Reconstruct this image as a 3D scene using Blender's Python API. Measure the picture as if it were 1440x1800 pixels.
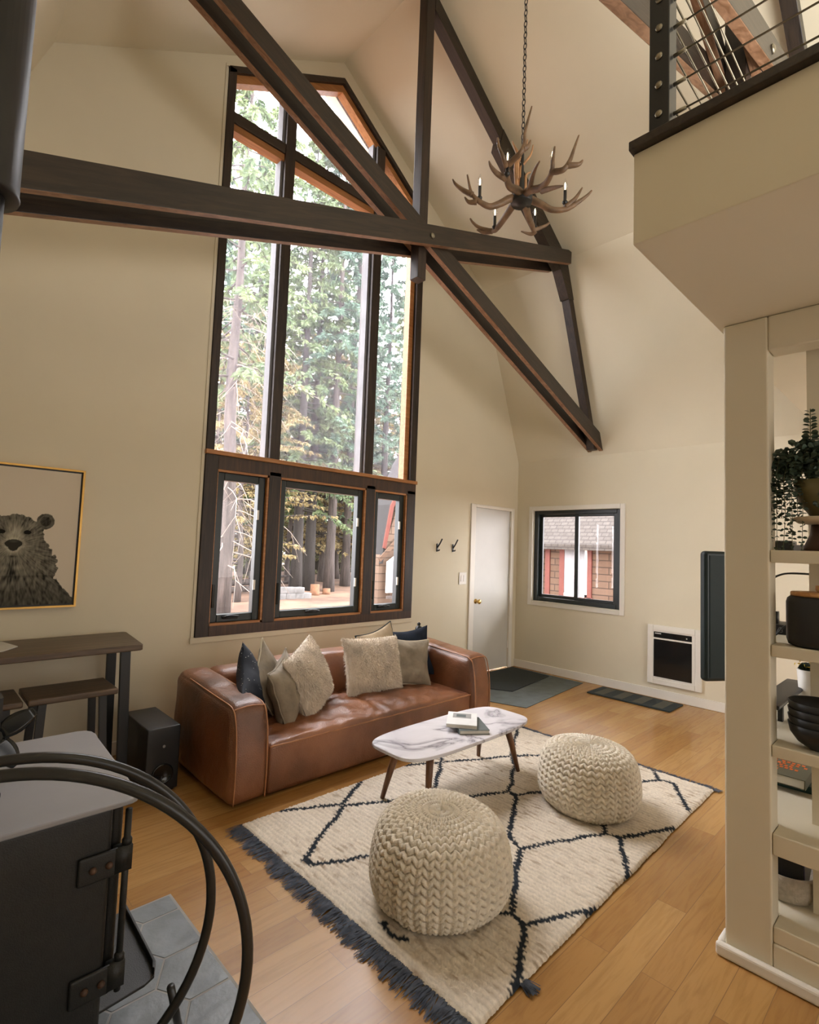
import bpy, bmesh, math, random
from mathutils import Vector, Matrix, noise
R = random.Random(7)
for o in list(bpy.data.objects): bpy.data.objects.remove(o)
SC = bpy.context.scene
COL = SC.collection
# ------------------------------------------------------------------ camera
cam_d = bpy.data.cameras.new('camera'); cam = bpy.data.objects.new('camera', cam_d); COL.objects.link(cam)
cam_d.sensor_fit = 'HORIZONTAL'; cam_d.sensor_width = 36.0; cam_d.lens = 927.41/1440*36; cam_d.clip_start = .02; cam_d.clip_end = 300
Mx = Matrix(((0.7188,-0.0716,-0.6915),(-0.6942,-0.0220,-0.7194),(0.0363,0.9972,-0.0652)))
cam.matrix_world = Matrix.Translation((0,0,1.5)) @ Mx.to_quaternion().to_matrix().to_4x4()
SC.camera = cam
# ------------------------------------------------------------------ world, sun, lights, exposure
SC.view_settings.view_transform = 'Standard'; SC.view_settings.look = 'None'
SC.view_settings.exposure = 0.08; SC.view_settings.gamma = 1.0; SC.view_settings.use_curve_mapping = False
W = bpy.data.worlds.new('world'); SC.world = W; W.use_nodes = True
nt = W.node_tree; nt.nodes.clear()
wo = nt.nodes.new('ShaderNodeOutputWorld'); wb = nt.nodes.new('ShaderNodeBackground')
wb.inputs[0].default_value = (1.0, .96, .98, 1); wb.inputs[1].default_value = 15.5
nt.links.new(wb.outputs[0], wo.inputs[0])
def area(name, loc, target, sx, sy, power, color):
    d = bpy.data.lights.new(name, 'AREA'); d.shape = 'RECTANGLE'; d.size = sx; d.size_y = sy; d.energy = power; d.color = color
    o = bpy.data.objects.new(name, d); COL.objects.link(o); o.location = loc
    o.rotation_euler = (Vector(target)-Vector(loc)).to_track_quat('-Z','Y').to_euler(); return o
area('loft_ceiling_fill', (2.8,-1.0,3.0), (2.8,-.3,6.0), 2.4, 1.6, 120, (1,.97,.95))  # unseen upward fill added to brighten the ceiling near the ridge
area('kitchen_fill', (4.0,-2.9,1.0), (5.6,2.0,.6), 4.2, 1.5, 55, (1,.97,.95))  # unseen fill panel added to brighten the right wall and floor
area('side_wall_fill', (4.3,-.9,1.5), (5.88,2.9,.5), 1.6, 1.4, 20, (1,.96,.93))  # closer unseen fill, added for the lower part of the side wall
area('rear_fill', (1.0,-3.0,1.6), (1.4,2.5,.6), 2.0, 2.2, 27, (1,.97,.95))  # unseen fill added behind the camera for the near floor and furniture
sd = bpy.data.lights.new('sun', 'SUN'); sd.energy = .5; sd.angle = math.radians(7); sd.color = (1,.9,.75)
sun = bpy.data.objects.new('sun', sd); COL.objects.link(sun); sun.location = (9,-4,7)
sun.rotation_euler = Vector((-.55,.84,-.42)).to_track_quat('-Z','Y').to_euler()
gd = bpy.data.lights.new('added_sky_fill', 'SUN'); gd.energy = 7; gd.angle = math.radians(70); gd.color = (1,.96,.97)  # second, very wide sun lamp added as fill through the tall window
glow = bpy.data.objects.new('added_sky_fill', gd); COL.objects.link(glow); glow.location = (2,14,16)
glow.rotation_euler = Vector((-.40,-.95,-1.3)).to_track_quat('-Z','Y').to_euler()
SC.cycles.use_denoising = True
SC.cycles.max_bounces = 8; SC.cycles.diffuse_bounces = 5; SC.cycles.glossy_bounces = 4; SC.cycles.transparent_max_bounces = 16; SC.cycles.sample_clamp_indirect = 8
# ------------------------------------------------------------------ materials
def nodes(name):
    m = bpy.data.materials.new(name); m.use_nodes = True
    t = m.node_tree; b = t.nodes['Principled BSDF']; return m, t, b
def N(t, kind, **kw):
    n = t.nodes.new(kind)
    for k, v in kw.items():
        if k.startswith('i_'): n.inputs[k[2:].replace('_',' ')].default_value = v
        else: setattr(n, k, v)
    return n
def coords(t, scale=(1,1,1), rot=(0,0,0)):
    c = N(t,'ShaderNodeTexCoord'); m = N(t,'ShaderNodeMapping'); m.inputs['Scale'].default_value = scale; m.inputs['Rotation'].default_value = rot
    t.links.new(c.outputs['Object'], m.inputs['Vector']); return m.outputs[0]
def ramp(t, fac, stops):
    r = N(t,'ShaderNodeValToRGB'); e = r.color_ramp.elements
    while len(e) < len(stops): e.new(.5)
    for q, (p, c) in zip(e, stops): q.position = p; q.color = (*c,1)
    t.links.new(fac, r.inputs[0]); return r.outputs[0]
def bump(t, b, h, strength, dist=.01):
    n = N(t,'ShaderNodeBump'); n.inputs['Strength'].default_value = strength; n.inputs['Distance'].default_value = dist
    t.links.new(h, n.inputs['Height']); t.links.new(n.outputs[0], b.inputs['Normal'])
def mat(name, c, rough=.5, metal=0, var=.12, scale=6, stretch=(1,1,1), bmp=0, bscale=None, coat=0, spec=.5, dist=.01):
    m, t, b = nodes(name)
    v = coords(t, stretch); n = N(t,'ShaderNodeTexNoise'); n.inputs['Scale'].default_value = scale; n.inputs['Detail'].default_value = 5
    t.links.new(v, n.inputs['Vector'])
    lo = tuple(max(0,x*(1-var)) for x in c); hi = tuple(min(1,x*(1+var)) for x in c)
    t.links.new(ramp(t, n.outputs[0], [(.3,lo),(.7,hi)]), b.inputs['Base Color'])
    b.inputs['Roughness'].default_value = rough; b.inputs['Metallic'].default_value = metal
    b.inputs['Specular IOR Level'].default_value = spec; b.inputs['Coat Weight'].default_value = coat
    if bmp:
        n2 = N(t,'ShaderNodeTexNoise'); n2.inputs['Scale'].default_value = bscale or scale*4; n2.inputs['Detail'].default_value = 4
        t.links.new(v, n2.inputs['Vector']); bump(t, b, n2.outputs[0], bmp, dist)
    return m
def wood(name, dark, light, axis=0, rough=.5, scale=5, bmp=.2, rot=0):
    st = [9,9,9]; st[axis] = .7
    m, t, b = nodes(name); v = coords(t, (1,1,1), (0,math.radians(rot),0)); mp = N(t,'ShaderNodeMapping'); mp.inputs['Scale'].default_value = st; t.links.new(v, mp.inputs['Vector']); v = mp.outputs[0]
    n = N(t,'ShaderNodeTexNoise'); n.inputs['Scale'].default_value = scale; n.inputs['Detail'].default_value = 6; n.inputs['Distortion'].default_value = 1.2
    t.links.new(v, n.inputs['Vector'])
    t.links.new(ramp(t, n.outputs[0], [(.3,dark),(.52,tuple((a+c)/2 for a,c in zip(dark,light))),(.72,light)]), b.inputs['Base Color'])
    b.inputs['Roughness'].default_value = rough; bump(t, b, n.outputs[0], bmp, .004); return m
def emit(name, c, s):
    m, t, b = nodes(name); b.inputs['Base Color'].default_value = (*c,1); b.inputs['Emission Color'].default_value = (*c,1); b.inputs['Emission Strength'].default_value = s; return m
def attr_mat(name, rough=.9, bmp=0, bscale=300, attr='col'):
    m, t, b = nodes(name); a = N(t,'ShaderNodeVertexColor'); a.layer_name = attr
    t.links.new(a.outputs[0], b.inputs['Base Color']); b.inputs['Roughness'].default_value = rough; b.inputs['Specular IOR Level'].default_value = .2
    if bmp:
        n2 = N(t,'ShaderNodeTexNoise'); n2.inputs['Scale'].default_value = bscale; t.links.new(coords(t), n2.inputs['Vector']); bump(t,b,n2.outputs[0],bmp,.004)
    return m
def floor_mat():
    m, t, b = nodes('oak_planks'); v = coords(t)
    br = N(t,'ShaderNodeTexBrick'); br.offset = .37; br.inputs['Scale'].default_value = 1; br.inputs['Brick Width'].default_value = 1.25; br.inputs['Row Height'].default_value = .118
    br.inputs['Mortar Size'].default_value = .0012; br.inputs['Mortar Smooth'].default_value = .1; br.inputs['Bias'].default_value = 0
    br.inputs['Color1'].default_value = (0,0,0,1); br.inputs['Color2'].default_value = (1,1,1,1); br.inputs['Mortar'].default_value = (.5,.5,.5,1)
    t.links.new(v, br.inputs['Vector'])
    n = N(t,'ShaderNodeTexNoise'); n.inputs['Scale'].default_value = 3; n.inputs['Detail'].default_value = 7; n.inputs['Distortion'].default_value = 1.5
    off = N(t,'ShaderNodeVectorMath', operation='MULTIPLY_ADD'); off.inputs[1].default_value = (7,3,5)
    t.links.new(br.outputs['Color'], off.inputs[0]); mp = coords(t,(1.1,11,8)); t.links.new(mp, off.inputs[2]); t.links.new(off.outputs[0], n.inputs['Vector'])
    base = ramp(t, br.outputs['Color'], [(0,(.33,.165,.047)),(.4,(.39,.205,.062)),(.75,(.42,.23,.073)),(1,(.46,.262,.09))])
    gr = ramp(t, n.outputs[0], [(.3,(.78,.74,.70)),(.55,(1,1,1)),(.75,(1.0,1.0,1.0))])
    mx = N(t,'ShaderNodeMix', data_type='RGBA', blend_type='MULTIPLY'); mx.inputs[0].default_value = .8
    t.links.new(base, mx.inputs[6]); t.links.new(gr, mx.inputs[7])
    mm = N(t,'ShaderNodeMix', data_type='RGBA'); mm.inputs[7].default_value = (.24,.13,.05,1)
    t.links.new(br.outputs['Fac'], mm.inputs[0]); t.links.new(mx.outputs[2], mm.inputs[6]); t.links.new(mm.outputs[2], b.inputs['Base Color'])
    b.inputs['Roughness'].default_value = .27; bump(t, b, n.outputs[0], .06, .002); return m
def brick_mat(name, c1, c2, mortar, w, h, plane='yz', msize=.014, rough=.9):
    m, t, b = nodes(name); sx = N(t,'ShaderNodeSeparateXYZ'); cx = N(t,'ShaderNodeCombineXYZ'); t.links.new(coords(t), sx.inputs[0])
    t.links.new(sx.outputs['Y' if plane=='yz' else 'X'], cx.inputs[0]); t.links.new(sx.outputs['Z'], cx.inputs[1]); v = cx.outputs[0]
    br = N(t,'ShaderNodeTexBrick'); br.inputs['Scale'].default_value = 1; br.inputs['Brick Width'].default_value = w; br.inputs['Row Height'].default_value = h; br.inputs['Mortar Size'].default_value = msize
    br.inputs['Color1'].default_value = (*c1,1); br.inputs['Color2'].default_value = (*c2,1); br.inputs['Mortar'].default_value = (*mortar,1); br.inputs['Mortar Smooth'].default_value = .5
    t.links.new(v, br.inputs['Vector']); t.links.new(br.outputs[0], b.inputs['Base Color']); b.inputs['Roughness'].default_value = rough; bump(t,b,br.outputs['Fac'],-.5,.02); return m
def marble_mat():
    m, t, b = nodes('white_marble'); v = coords(t)
    w = N(t,'ShaderNodeTexNoise'); w.inputs['Scale'].default_value = 2.2; w.inputs['Detail'].default_value = 8; w.inputs['Distortion'].default_value = 1.1; t.links.new(v, w.inputs['Vector'])
    s = N(t,'ShaderNodeMath', operation='SUBTRACT'); s.inputs[1].default_value = .5; t.links.new(w.outputs[0], s.inputs[0])
    a = N(t,'ShaderNodeMath', operation='ABSOLUTE'); t.links.new(s.outputs[0], a.inputs[0])
    t.links.new(ramp(t, a.outputs[0], [(0,(.22,.21,.23)),(.012,(.42,.40,.43)),(.05,(.62,.60,.63)),(.2,(.70,.68,.71))]), b.inputs['Base Color']); b.inputs['Roughness'].default_value = .18; return m
def leather_mat():
    m, t, b = nodes('cognac_leather'); v = coords(t)
    n = N(t,'ShaderNodeTexNoise'); n.inputs['Scale'].default_value = 2.6; n.inputs['Detail'].default_value = 8; t.links.new(v, n.inputs['Vector'])
    t.links.new(ramp(t, n.outputs[0], [(.28,(.085,.032,.014)),(.48,(.19,.073,.031)),(.70,(.31,.128,.058))]), b.inputs['Base Color'])
    vo = N(t,'ShaderNodeTexVoronoi'); vo.inputs['Scale'].default_value = 170; t.links.new(v, vo.inputs['Vector'])
    n3 = N(t,'ShaderNodeTexNoise'); n3.inputs['Scale'].default_value = 7; n3.inputs['Detail'].default_value = 6; n3.inputs['Distortion'].default_value = 1; t.links.new(v, n3.inputs['Vector'])
    ad = N(t,'ShaderNodeMath', operation='MULTIPLY_ADD'); ad.inputs[1].default_value = 6; t.links.new(n3.outputs[0], ad.inputs[0]); t.links.new(vo.outputs[0], ad.inputs[2])
    bump(t, b, ad.outputs[0], .35, .004)
    b.inputs['Roughness'].default_value = .31; b.inputs['Specular IOR Level'].default_value = .7; return m
def glass_mat(flare_haze=0):
    m = bpy.data.materials.new('window_glass'); m.use_nodes = True; t = m.node_tree; t.nodes.clear()
    o = N(t,'ShaderNodeOutputMaterial'); tr = N(t,'ShaderNodeBsdfTransparent'); g = N(t,'ShaderNodeBsdfGlossy'); g.inputs['Roughness'].default_value = .02
    tr.inputs[0].default_value = (.95,.96,.97,1)
    f = N(t,'ShaderNodeLayerWeight'); pw = N(t,'ShaderNodeMath', operation='POWER'); pw.inputs[1].default_value = 4.0; ma = N(t,'ShaderNodeMath', operation='MULTIPLY_ADD'); ma.inputs[1].default_value = .22; ma.inputs[2].default_value = .018; mx = N(t,'ShaderNodeMixShader')
    t.links.new(f.outputs['Facing'], pw.inputs[0]); t.links.new(pw.outputs[0], ma.inputs[0]); t.links.new(ma.outputs[0], mx.inputs[0]); t.links.new(tr.outputs[0], mx.inputs[1]); t.links.new(g.outputs[0], mx.inputs[2]); 
    if flare_haze:  # lavender translucent mix imitates flare haze over the upper panes
        tl = N(t,'ShaderNodeBsdfTranslucent'); tl.inputs[0].default_value = (.78,.74,.86,1); m2 = N(t,'ShaderNodeMixShader'); m2.inputs[0].default_value = flare_haze
        t.links.new(mx.outputs[0], m2.inputs[1]); t.links.new(tl.outputs[0], m2.inputs[2]); t.links.new(m2.outputs[0], o.inputs[0])
    else: t.links.new(mx.outputs[0], o.inputs[0])
    return m
def dots_mat():
    m, t, b = nodes('navy_flecked_velvet'); v = N(t,'ShaderNodeTexVoronoi'); v.inputs['Scale'].default_value = 42; t.links.new(coords(t), v.inputs['Vector'])
    t.links.new(ramp(t, v.outputs[0], [(.10,(.55,.55,.52)),(.14,(.010,.015,.026))]), b.inputs['Base Color']); b.inputs['Roughness'].default_value = .8; return m
def leaf_mat(name, c1, c2, trans=.35):
    m, t, b = nodes(name); v = coords(t); n = N(t,'ShaderNodeTexNoise'); n.inputs['Scale'].default_value = 1.1; n.inputs['Detail'].default_value = 4; t.links.new(v, n.inputs['Vector'])
    cc = ramp(t, n.outputs[0], [(.35,c1),(.65,c2)]); t.links.new(cc, b.inputs['Base Color']); b.inputs['Roughness'].default_value = .7
    tl = N(t,'ShaderNodeBsdfTranslucent'); t.links.new(cc, tl.inputs[0]); mx = N(t,'ShaderNodeMixShader'); mx.inputs[0].default_value = trans
    t.links.new(b.outputs[0], mx.inputs[1]); t.links.new(tl.outputs[0], mx.inputs[2]); t.links.new(mx.outputs[0], t.nodes['Material Output'].inputs[0]); return m
MT = dict(
 wall=mat('warm_white_paint',(.69,.63,.485),.85,var=.02,scale=2), doorp=mat('door_paint',(.58,.57,.53),.5,var=.02), trimw=mat('white_trim_paint',(.76,.73,.66),.55,var=.02), loftw=mat('shelf_paint',(.66,.60,.46),.6,var=.02,scale=2),
 floor=floor_mat(), dark=wood('dark_stained_beam',(.012,.0085,.006),(.042,.027,.017),0,.38,4,.3), darka=wood('dark_stained_chord',(.012,.0085,.006),(.042,.027,.017),0,.38,4,.3,18.4), darkb=wood('dark_stained_chord',(.012,.0085,.006),(.042,.027,.017),0,.38,4,.3,-21.3), darkr=wood('dark_stained_rafter',(.012,.0085,.006),(.042,.027,.017),0,.38,4,.3,-32.9), edge=wood('lit_beam_underside',(.16,.075,.035),(.34,.19,.11),0,.4,4,.2), darkz=wood('dark_stained_post',(.012,.008,.006),(.045,.026,.016),2,.5,4,.3),
 brownx=wood('brown_window_casing',(.03,.014,.007),(.075,.036,.017),2,.45,4,.15), orange=wood('amber_wood_lit_edge',(.30,.12,.035),(.48,.22,.075),0,.45,4,.1),
 sash=mat('black_green_sash',(.012,.018,.018),.35,var=.1), glass=glass_mat(), haze_glass=glass_mat(.018), white=mat('white_enamel',(.75,.72,.66),.35,var=.02), brass=mat('brass',(.8,.55,.2),.25,1,.05),
 black=mat('black_metal',(.012,.013,.013),.4,.0,.15), tvb=mat('dark_teal_housing',(.006,.013,.012),.42,var=.1,spec=.3), tvs=mat('screen_black',(.006,.013,.012),.55,0,.1,spec=.2), blackg=mat('glossy_black',(.008,.010,.011),.12,.0,.1), soft=mat('black_speaker_wood',(.012,.013,.014),.45,var=.15),
 steel=mat('steel_cable',(.30,.27,.20),.35,.8,.1), leather=leather_mat(), pipe=mat('leather_piping',(.40,.18,.08),.45,var=.2,scale=20), marble=marble_mat(),
 walnut=wood('walnut_leg',(.10,.042,.018),(.22,.10,.042),2,.4,4,.1), tabletop=wood('grey_walnut_top',(.055,.036,.022),(.15,.10,.062),0,.4,3,.2),
 knit=mat('cream_knit_yarn',(.74,.67,.55),.95,var=.1,scale=30,bmp=.5,bscale=220,spec=.1), navyd=dots_mat(), navy=mat('navy_velvet',(.010,.015,.026),.8,var=.3,scale=12,spec=.2), beigev=mat('greige_velvet',(.24,.20,.145),.7,var=.25,scale=9,bmp=.3,bscale=40,spec=.3),
 fur=mat('cream_fur',(.74,.66,.56),.95,var=.15,scale=8,spec=.1), furd=mat('taupe_fur',(.40,.32,.22),.95,var=.25,scale=8,spec=.1), piperope=mat('pale_cord',(.50,.44,.32),.8), strip=mat('taupe_stripe',(.20,.16,.11),.9),
 rug=attr_mat('wool_rug_pile',.95,.6,180), fringe=mat('indigo_fringe',(.075,.085,.105),.95,var=.45,scale=25,spec=.1), bear=attr_mat('bear_print',.75), gold=mat('gold_frame',(.62,.36,.09),.35,.6,.1),
 stove=mat('stove_iron',(.011,.0115,.010),.5,var=.2,scale=40,bmp=.15,bscale=300), stovetop=mat('stove_top_plate',(.27,.27,.285),.42,var=.06,scale=4), rubber=mat('ring_black_paint',(.018,.018,.017),.3,var=.2), slate=mat('slate_tile',(.15,.165,.175),.42,var=.3,scale=7,bmp=.5,bscale=14), grout=mat('pale_grout',(.30,.29,.27),.9),
 antler=mat('antler_horn',(.16,.095,.05),.5,var=.5,scale=14,bmp=.3,bscale=60), antlerl=mat('antler_tip',(.42,.22,.10),.45,var=.3,scale=20), bulb=emit('candle_bulb',(1.0,.80,.55),3.5), bglass=glass_mat(), green=mat('eucalyptus_leaf',(.045,.075,.050),.5,var=.45,scale=25), stem=mat('plant_stem',(.10,.10,.05),.7),
 cream=mat('cream_ceramic',(.56,.47,.33),.5,var=.08), olive=mat('olive_glaze',(.12,.10,.035),.4), brownp=mat('brown_clay',(.07,.035,.02),.6), wlid=wood('bamboo_lid',(.45,.22,.07),(.62,.36,.15),0,.5,4,.1), basket=mat('cream_rope',(.46,.41,.33),.9,var=.15,scale=60,bmp=.5,bscale=150), purple=mat('purple_cover',(.06,.045,.17),.5), teal=mat('teal_cover',(.015,.06,.055),.5), khaki=mat('olive_cover',(.11,.105,.065),.6), page=mat('page_edges',(.66,.63,.55),.9), orangep=mat('orange_print',(.85,.17,.02),.6), whitep=mat('white_print',(.7,.7,.68),.7), greyp=mat('grey_cover',(.28,.28,.27),.5),yellow=mat('yellow_petal',(.7,.5,.03),.6),
 matd=mat('charcoal_mat',(.018,.027,.028),.85,var=.2,scale=40,bmp=.5,bscale=300), matg=mat('grey_slate_mat',(.085,.105,.102),.6,var=.25,scale=9), stripe2=mat('olive_stripe',(.075,.075,.055),.85), 
 ground=mat('forest_ground',(0.1625,0.0928,0.0588),.95,var=.45,scale=1.2,bmp=.5,bscale=6), bark=mat('grey_bark',(0.0626,0.0508,0.0454),.95,var=.5,scale=3,stretch=(3,3,.4),bmp=.8,bscale=9,dist=.05), barkd=mat('dark_bark',(0.0265,0.0227,0.0206),.95,var=.4,scale=3,stretch=(3,3,.4)), logw=mat('cut_log_wood',(0.2062,0.1021,0.0550),.9,var=.3),
 fir1=leaf_mat('blue_green_needles',(0.0520,0.1014,0.0735),(0.1303,0.2011,0.1370)), fir2=leaf_mat('green_needles',(0.0709,0.1181,0.0594),(0.1890,0.2363,0.1066)), fir3=leaf_mat('golden_needles',(.20,.155,.065),(.38,.31,.155)), fir4=leaf_mat('pale_green_leaves',(.16,.18,.09),(.30,.30,.17)), twig=mat('bare_twigs',(0.2155,0.1777,0.1457),.9,var=.2), stone=mat('grey_block',(0.1722,0.1684,0.1625),.9,var=.3,scale=4),
 shingle=brick_mat('cedar_shingles',(0.0408,0.0330,0.0274),(0.0567,0.0476,0.0408),(0.0250,0.0195,0.0159),.17,.085,'yz'), siding=brick_mat('cedar_siding',(0.0771,0.0429,0.0247),(0.1041,0.0635,0.0404),(0.0293,0.0159,0.0087),2.6,.15,'yz'), redtrim=mat('red_trim',(0.1041,0.0247,0.0159),.7), brownside=brick_mat('brown_siding',(0.0928,0.0588,0.0399),(0.1306,0.0869,0.0588),(0.0433,0.0265,0.0168),3,.2,'xz'), sky=mat('dark_roof',(0.0196,0.0182,0.0182),.8), lampw=mat('white_panel',(.62,.58,.5),.7), lumber=wood('pale_lumber',(.42,.22,.07),(.58,.34,.13),2,.5,3,.1), curt=mat('grey_blind',(0.2,0.2,0.21),.8),
)
# ------------------------------------------------------------------ mesh builder
class MB:
    def __init__(s): s.b = bmesh.new()
    def faces(s, pts, fs, mi=0):
        vs = [s.b.verts.new(p) for p in pts]
        for f in fs:
            try: q = s.b.faces.new([vs[i] for i in f]); q.material_index = mi
            except ValueError: pass
        return vs
    def box(s, x0,x1,y0,y1,z0,z1, mi=0):
        p = [(x,y,z) for x in (x0,x1) for y in (y0,y1) for z in (z0,z1)]
        s.faces(p, [(0,1,3,2),(4,6,7,5),(0,4,5,1),(2,3,7,6),(0,2,6,4),(1,5,7,3)], mi); return s
    def prism(s, poly, ext, mi=0):
        e = Vector(ext); n = len(poly); p = [Vector(q) for q in poly]; p = p + [q+e for q in p]
        s.faces(p, [tuple(range(n)), tuple(range(2*n-1,n-1,-1))]+[(i,i+n,(i+1)%n+n,(i+1)%n) for i in range(n)], mi); return s
    def xz(s, poly, y0, y1, mi=0): return s.prism([(x,y0,z) for x,z in poly], (0,y1-y0,0), mi)
    def yz(s, poly, x0, x1, mi=0): return s.prism([(x0,y,z) for y,z in poly], (x1-x0,0,0), mi)
    def bar(s, p, q, w, h, up=(0,0,1), mi=0):
        p, q = Vector(p), Vector(q); d = (q-p).normalized(); u = Vector(up); a = d.cross(u)
        if a.length < 1e-4: a = d.cross(Vector((0,1,0)))
        a.normalize(); u = a.cross(d)
        return s.prism([p+a*i*w/2+u*j*h/2 for i,j in ((-1,-1),(1,-1),(1,1),(-1,1))], q-p, mi)
    def tube(s, pts, rad, n=8, mi=0, closed=False, cap=True):
        P = [Vector(p) for p in pts]; k = len(P); rr = rad if isinstance(rad,(list,tuple)) else [rad]*k
        rings = []; pa = None
        for i in range(k):
            d = (P[(i+1)%k]-P[i-1]) if closed else (P[min(i+1,k-1)]-P[max(i-1,0)])
            if d.length < 1e-9: d = Vector((0,0,1))
            d.normalize()
            if pa is None: a = d.cross(Vector((.31,.2,.93))); 
            else: a = pa - d*pa.dot(d)
            if a.length < 1e-5: a = d.orthogonal()
            a.normalize(); pa = a; c = d.cross(a)
            rings.append([s.b.verts.new(P[i]+(a*math.cos(t)+c*math.sin(t))*rr[i]) for t in [2*math.pi*j/n for j in range(n)]])
        for i in range(k if closed else k-1):
            A, B = rings[i], rings[(i+1)%k]
            for j in range(n):
                f = s.b.faces.new((A[j],A[(j+1)%n],B[(j+1)%n],B[j])); f.material_index = mi
        if cap and not closed:
            for r in (rings[0][::-1], rings[-1]):
                f = s.b.faces.new(r); f.material_index = mi
        return s
    def lathe(s, prof, c=(0,0,0), n=32, mi=0, ax=None):
        rot = Vector((0,0,1)).rotation_difference(Vector(ax or (0,0,1)))
        rings = [[s.b.verts.new(Vector(c)+rot@Vector((r*math.cos(2*math.pi*j/n), r*math.sin(2*math.pi*j/n), z))) for j in range(n)] for r,z in prof]
        for A,B in zip(rings, rings[1:]):
            for j in range(n):
                f = s.b.faces.new((A[j],A[(j+1)%n],B[(j+1)%n],B[j])); f.material_index = mi
        for r in (rings[0][::-1], rings[-1]):
            f = s.b.faces.new(r); f.material_index = mi
        return s
    def cyl(s, p, q, r, n=16, mi=0): return s.tube([p,q], r, n, mi)
    def grid(s, fn, nu, nv, cu=False, mi=0):
        vs = [[s.b.verts.new(fn(i/(nu if cu else nu-1), j/(nv-1))) for j in range(nv)] for i in range(nu)]
        for i in range(nu if cu else nu-1):
            for j in range(nv-1):
                f = s.b.faces.new((vs[i][j],vs[(i+1)%nu][j],vs[(i+1)%nu][j+1],vs[i][j+1])); f.material_index = mi
        return vs
    def rbox(s, x0,x1,y0,y1,z0,z1, r=.05, n=10, fn=None, mi=0):
        c = Vector(((x0+x1)/2,(y0+y1)/2,(z0+z1)/2)); h = Vector(((x1-x0)/2,(y1-y0)/2,(z1-z0)/2)); r = min(r, *[k*.999 for k in h])
        def axis(L):
            e = [-1+ (r/L)*q for q in (0,.12,.3,.6,1)]; m = [(-1+r/L)+(2-2*r/L)*k/n for k in range(1,n)]
            return e+m+[-q for q in e[::-1]]
        A = [axis(h[k]) for k in range(3)]; cache = {}
        def vert(p):
            k = tuple(round(x,6) for x in p)
            if k not in cache:
                P = Vector((p[0]*h.x,p[1]*h.y,p[2]*h.z)); q = Vector([max(-(h[i]-r),min(h[i]-r,P[i])) for i in range(3)]); d = P-q
                if d.length > 1e-9: q = q + d.normalized()*r
                w = c+q
                cache[k] = s.b.verts.new(fn(w, Vector(p)) if fn else w)
            return cache[k]
        for k in range(3):
            u, v = (k+1)%3, (k+2)%3
            for sg in (-1,1):
                for i in range(len(A[u])-1):
                    for j in range(len(A[v])-1):
                        q = []
                        for du,dv in ((0,0),(1,0),(1,1),(0,1)):
                            p = [0,0,0]; p[k] = sg; p[u] = A[u][i+du]; p[v] = A[v][j+dv]; q.append(vert(p))
                        try: f = s.b.faces.new(q if sg>0 else q[::-1]); f.material_index = mi
                        except ValueError: pass
        return s
    def build(s, name, mats, parent=None, smooth=False, bevel=0, seg=2, recalc=True):
        if recalc: bmesh.ops.recalc_face_normals(s.b, faces=s.b.faces[:])
        me = bpy.data.meshes.new(name); s.b.to_mesh(me); s.b.free()
        for m in (mats if isinstance(mats,(list,tuple)) else [mats]): me.materials.append(MT[m])
        if smooth:
            me.polygons.foreach_set('use_smooth',[True]*len(me.polygons))
        o = bpy.data.objects.new(name, me); COL.objects.link(o)
        if parent is not None:
            o.parent = parent; o.matrix_parent_inverse = Matrix.Translation(-wloc(parent))
        if bevel:
            md = o.modifiers.new('bevel','BEVEL'); md.width = bevel; md.segments = seg; md.limit_method = 'ANGLE'; md.angle_limit = math.radians(40)
        return o
def wloc(o): return o.location + ((wloc(o.parent) + o.matrix_parent_inverse.translation) if o.parent else Vector((0,0,0)))
def thing(name, label, cat, loc=(0,0,0), group=None):
    o = bpy.data.objects.new(name, None); COL.objects.link(o); o.location = loc; o.empty_display_size = .1
    return tag(o, label, cat, group)
def tag(o, label, cat, group=None, kind=None):
    o['label'] = label; o['category'] = cat
    if group: o['group'] = group
    if kind: o['kind'] = kind
    return o
def struct(o): o['kind'] = 'structure'; return o
def smooth_path(pts, k=6):
    P = [Vector(p) for p in pts]; out = []
    for i in range(len(P)-1):
        a, b, c, d = P[max(i-1,0)], P[i], P[i+1], P[min(i+2,len(P)-1)]
        for j in range(k):
            t = j/k; out.append(.5*((2*b)+(-a+c)*t+(2*a-5*b+4*c-d)*t*t+(-a+3*b-3*c+d)*t**3))
    out.append(P[-1]); return out
def nz(x,y=0,z=0,s=1): return noise.noise(Vector((x*s,y*s,z*s)))
def setcol(o, fn):
    me = o.data; a = me.color_attributes.new('col','FLOAT_COLOR','POINT')
    buf = []
    for v in me.vertices: buf.extend((*fn(v.co),1))
    a.data.foreach_set('color', buf)
# ================================================================== SETTING
def S(o, label, cat): tag(o, label, cat, None, 'structure'); return o
XR, YB, XL, YF = 5.88, 4.046, -.29, -3.2
RX, RZ = 2.79, 6.18
BR, BL = (5.06,4.72), (.50,4.72)
S(MB().box(XL-.2,XR+.2,YF-.2,YB+.2,-.12,0).build('floor','floor'), 'oak plank floor running through the whole living room','floor')
def wpoly(mb, poly): mb.xz(poly, YB, YB+.17)
m = MB()
wpoly(m, [(XL-.17,0),(1.66,0),(1.66,5.457),BL,(XL,2.66),(XL-.17,2.66)])
wpoly(m, [(1.66,0),(3.95,0),(3.95,.75),(1.66,.75)])
wpoly(m, [(3.95,0),(4.99,0),(4.99,4.766),(3.95,5.434)])
wpoly(m, [(4.99,2.02),(5.73,2.02),(5.73,3.1),(BR[0],BR[1]),(4.99,4.766)])
wpoly(m, [(5.73,0),(XR+.17,0),(XR+.17,2.66),(XR,2.66),(5.73,3.1)])
wpoly(m, [(1.66,5.36),(2.79,6.015),(2.79,6.18),(1.66,5.457)])
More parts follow.
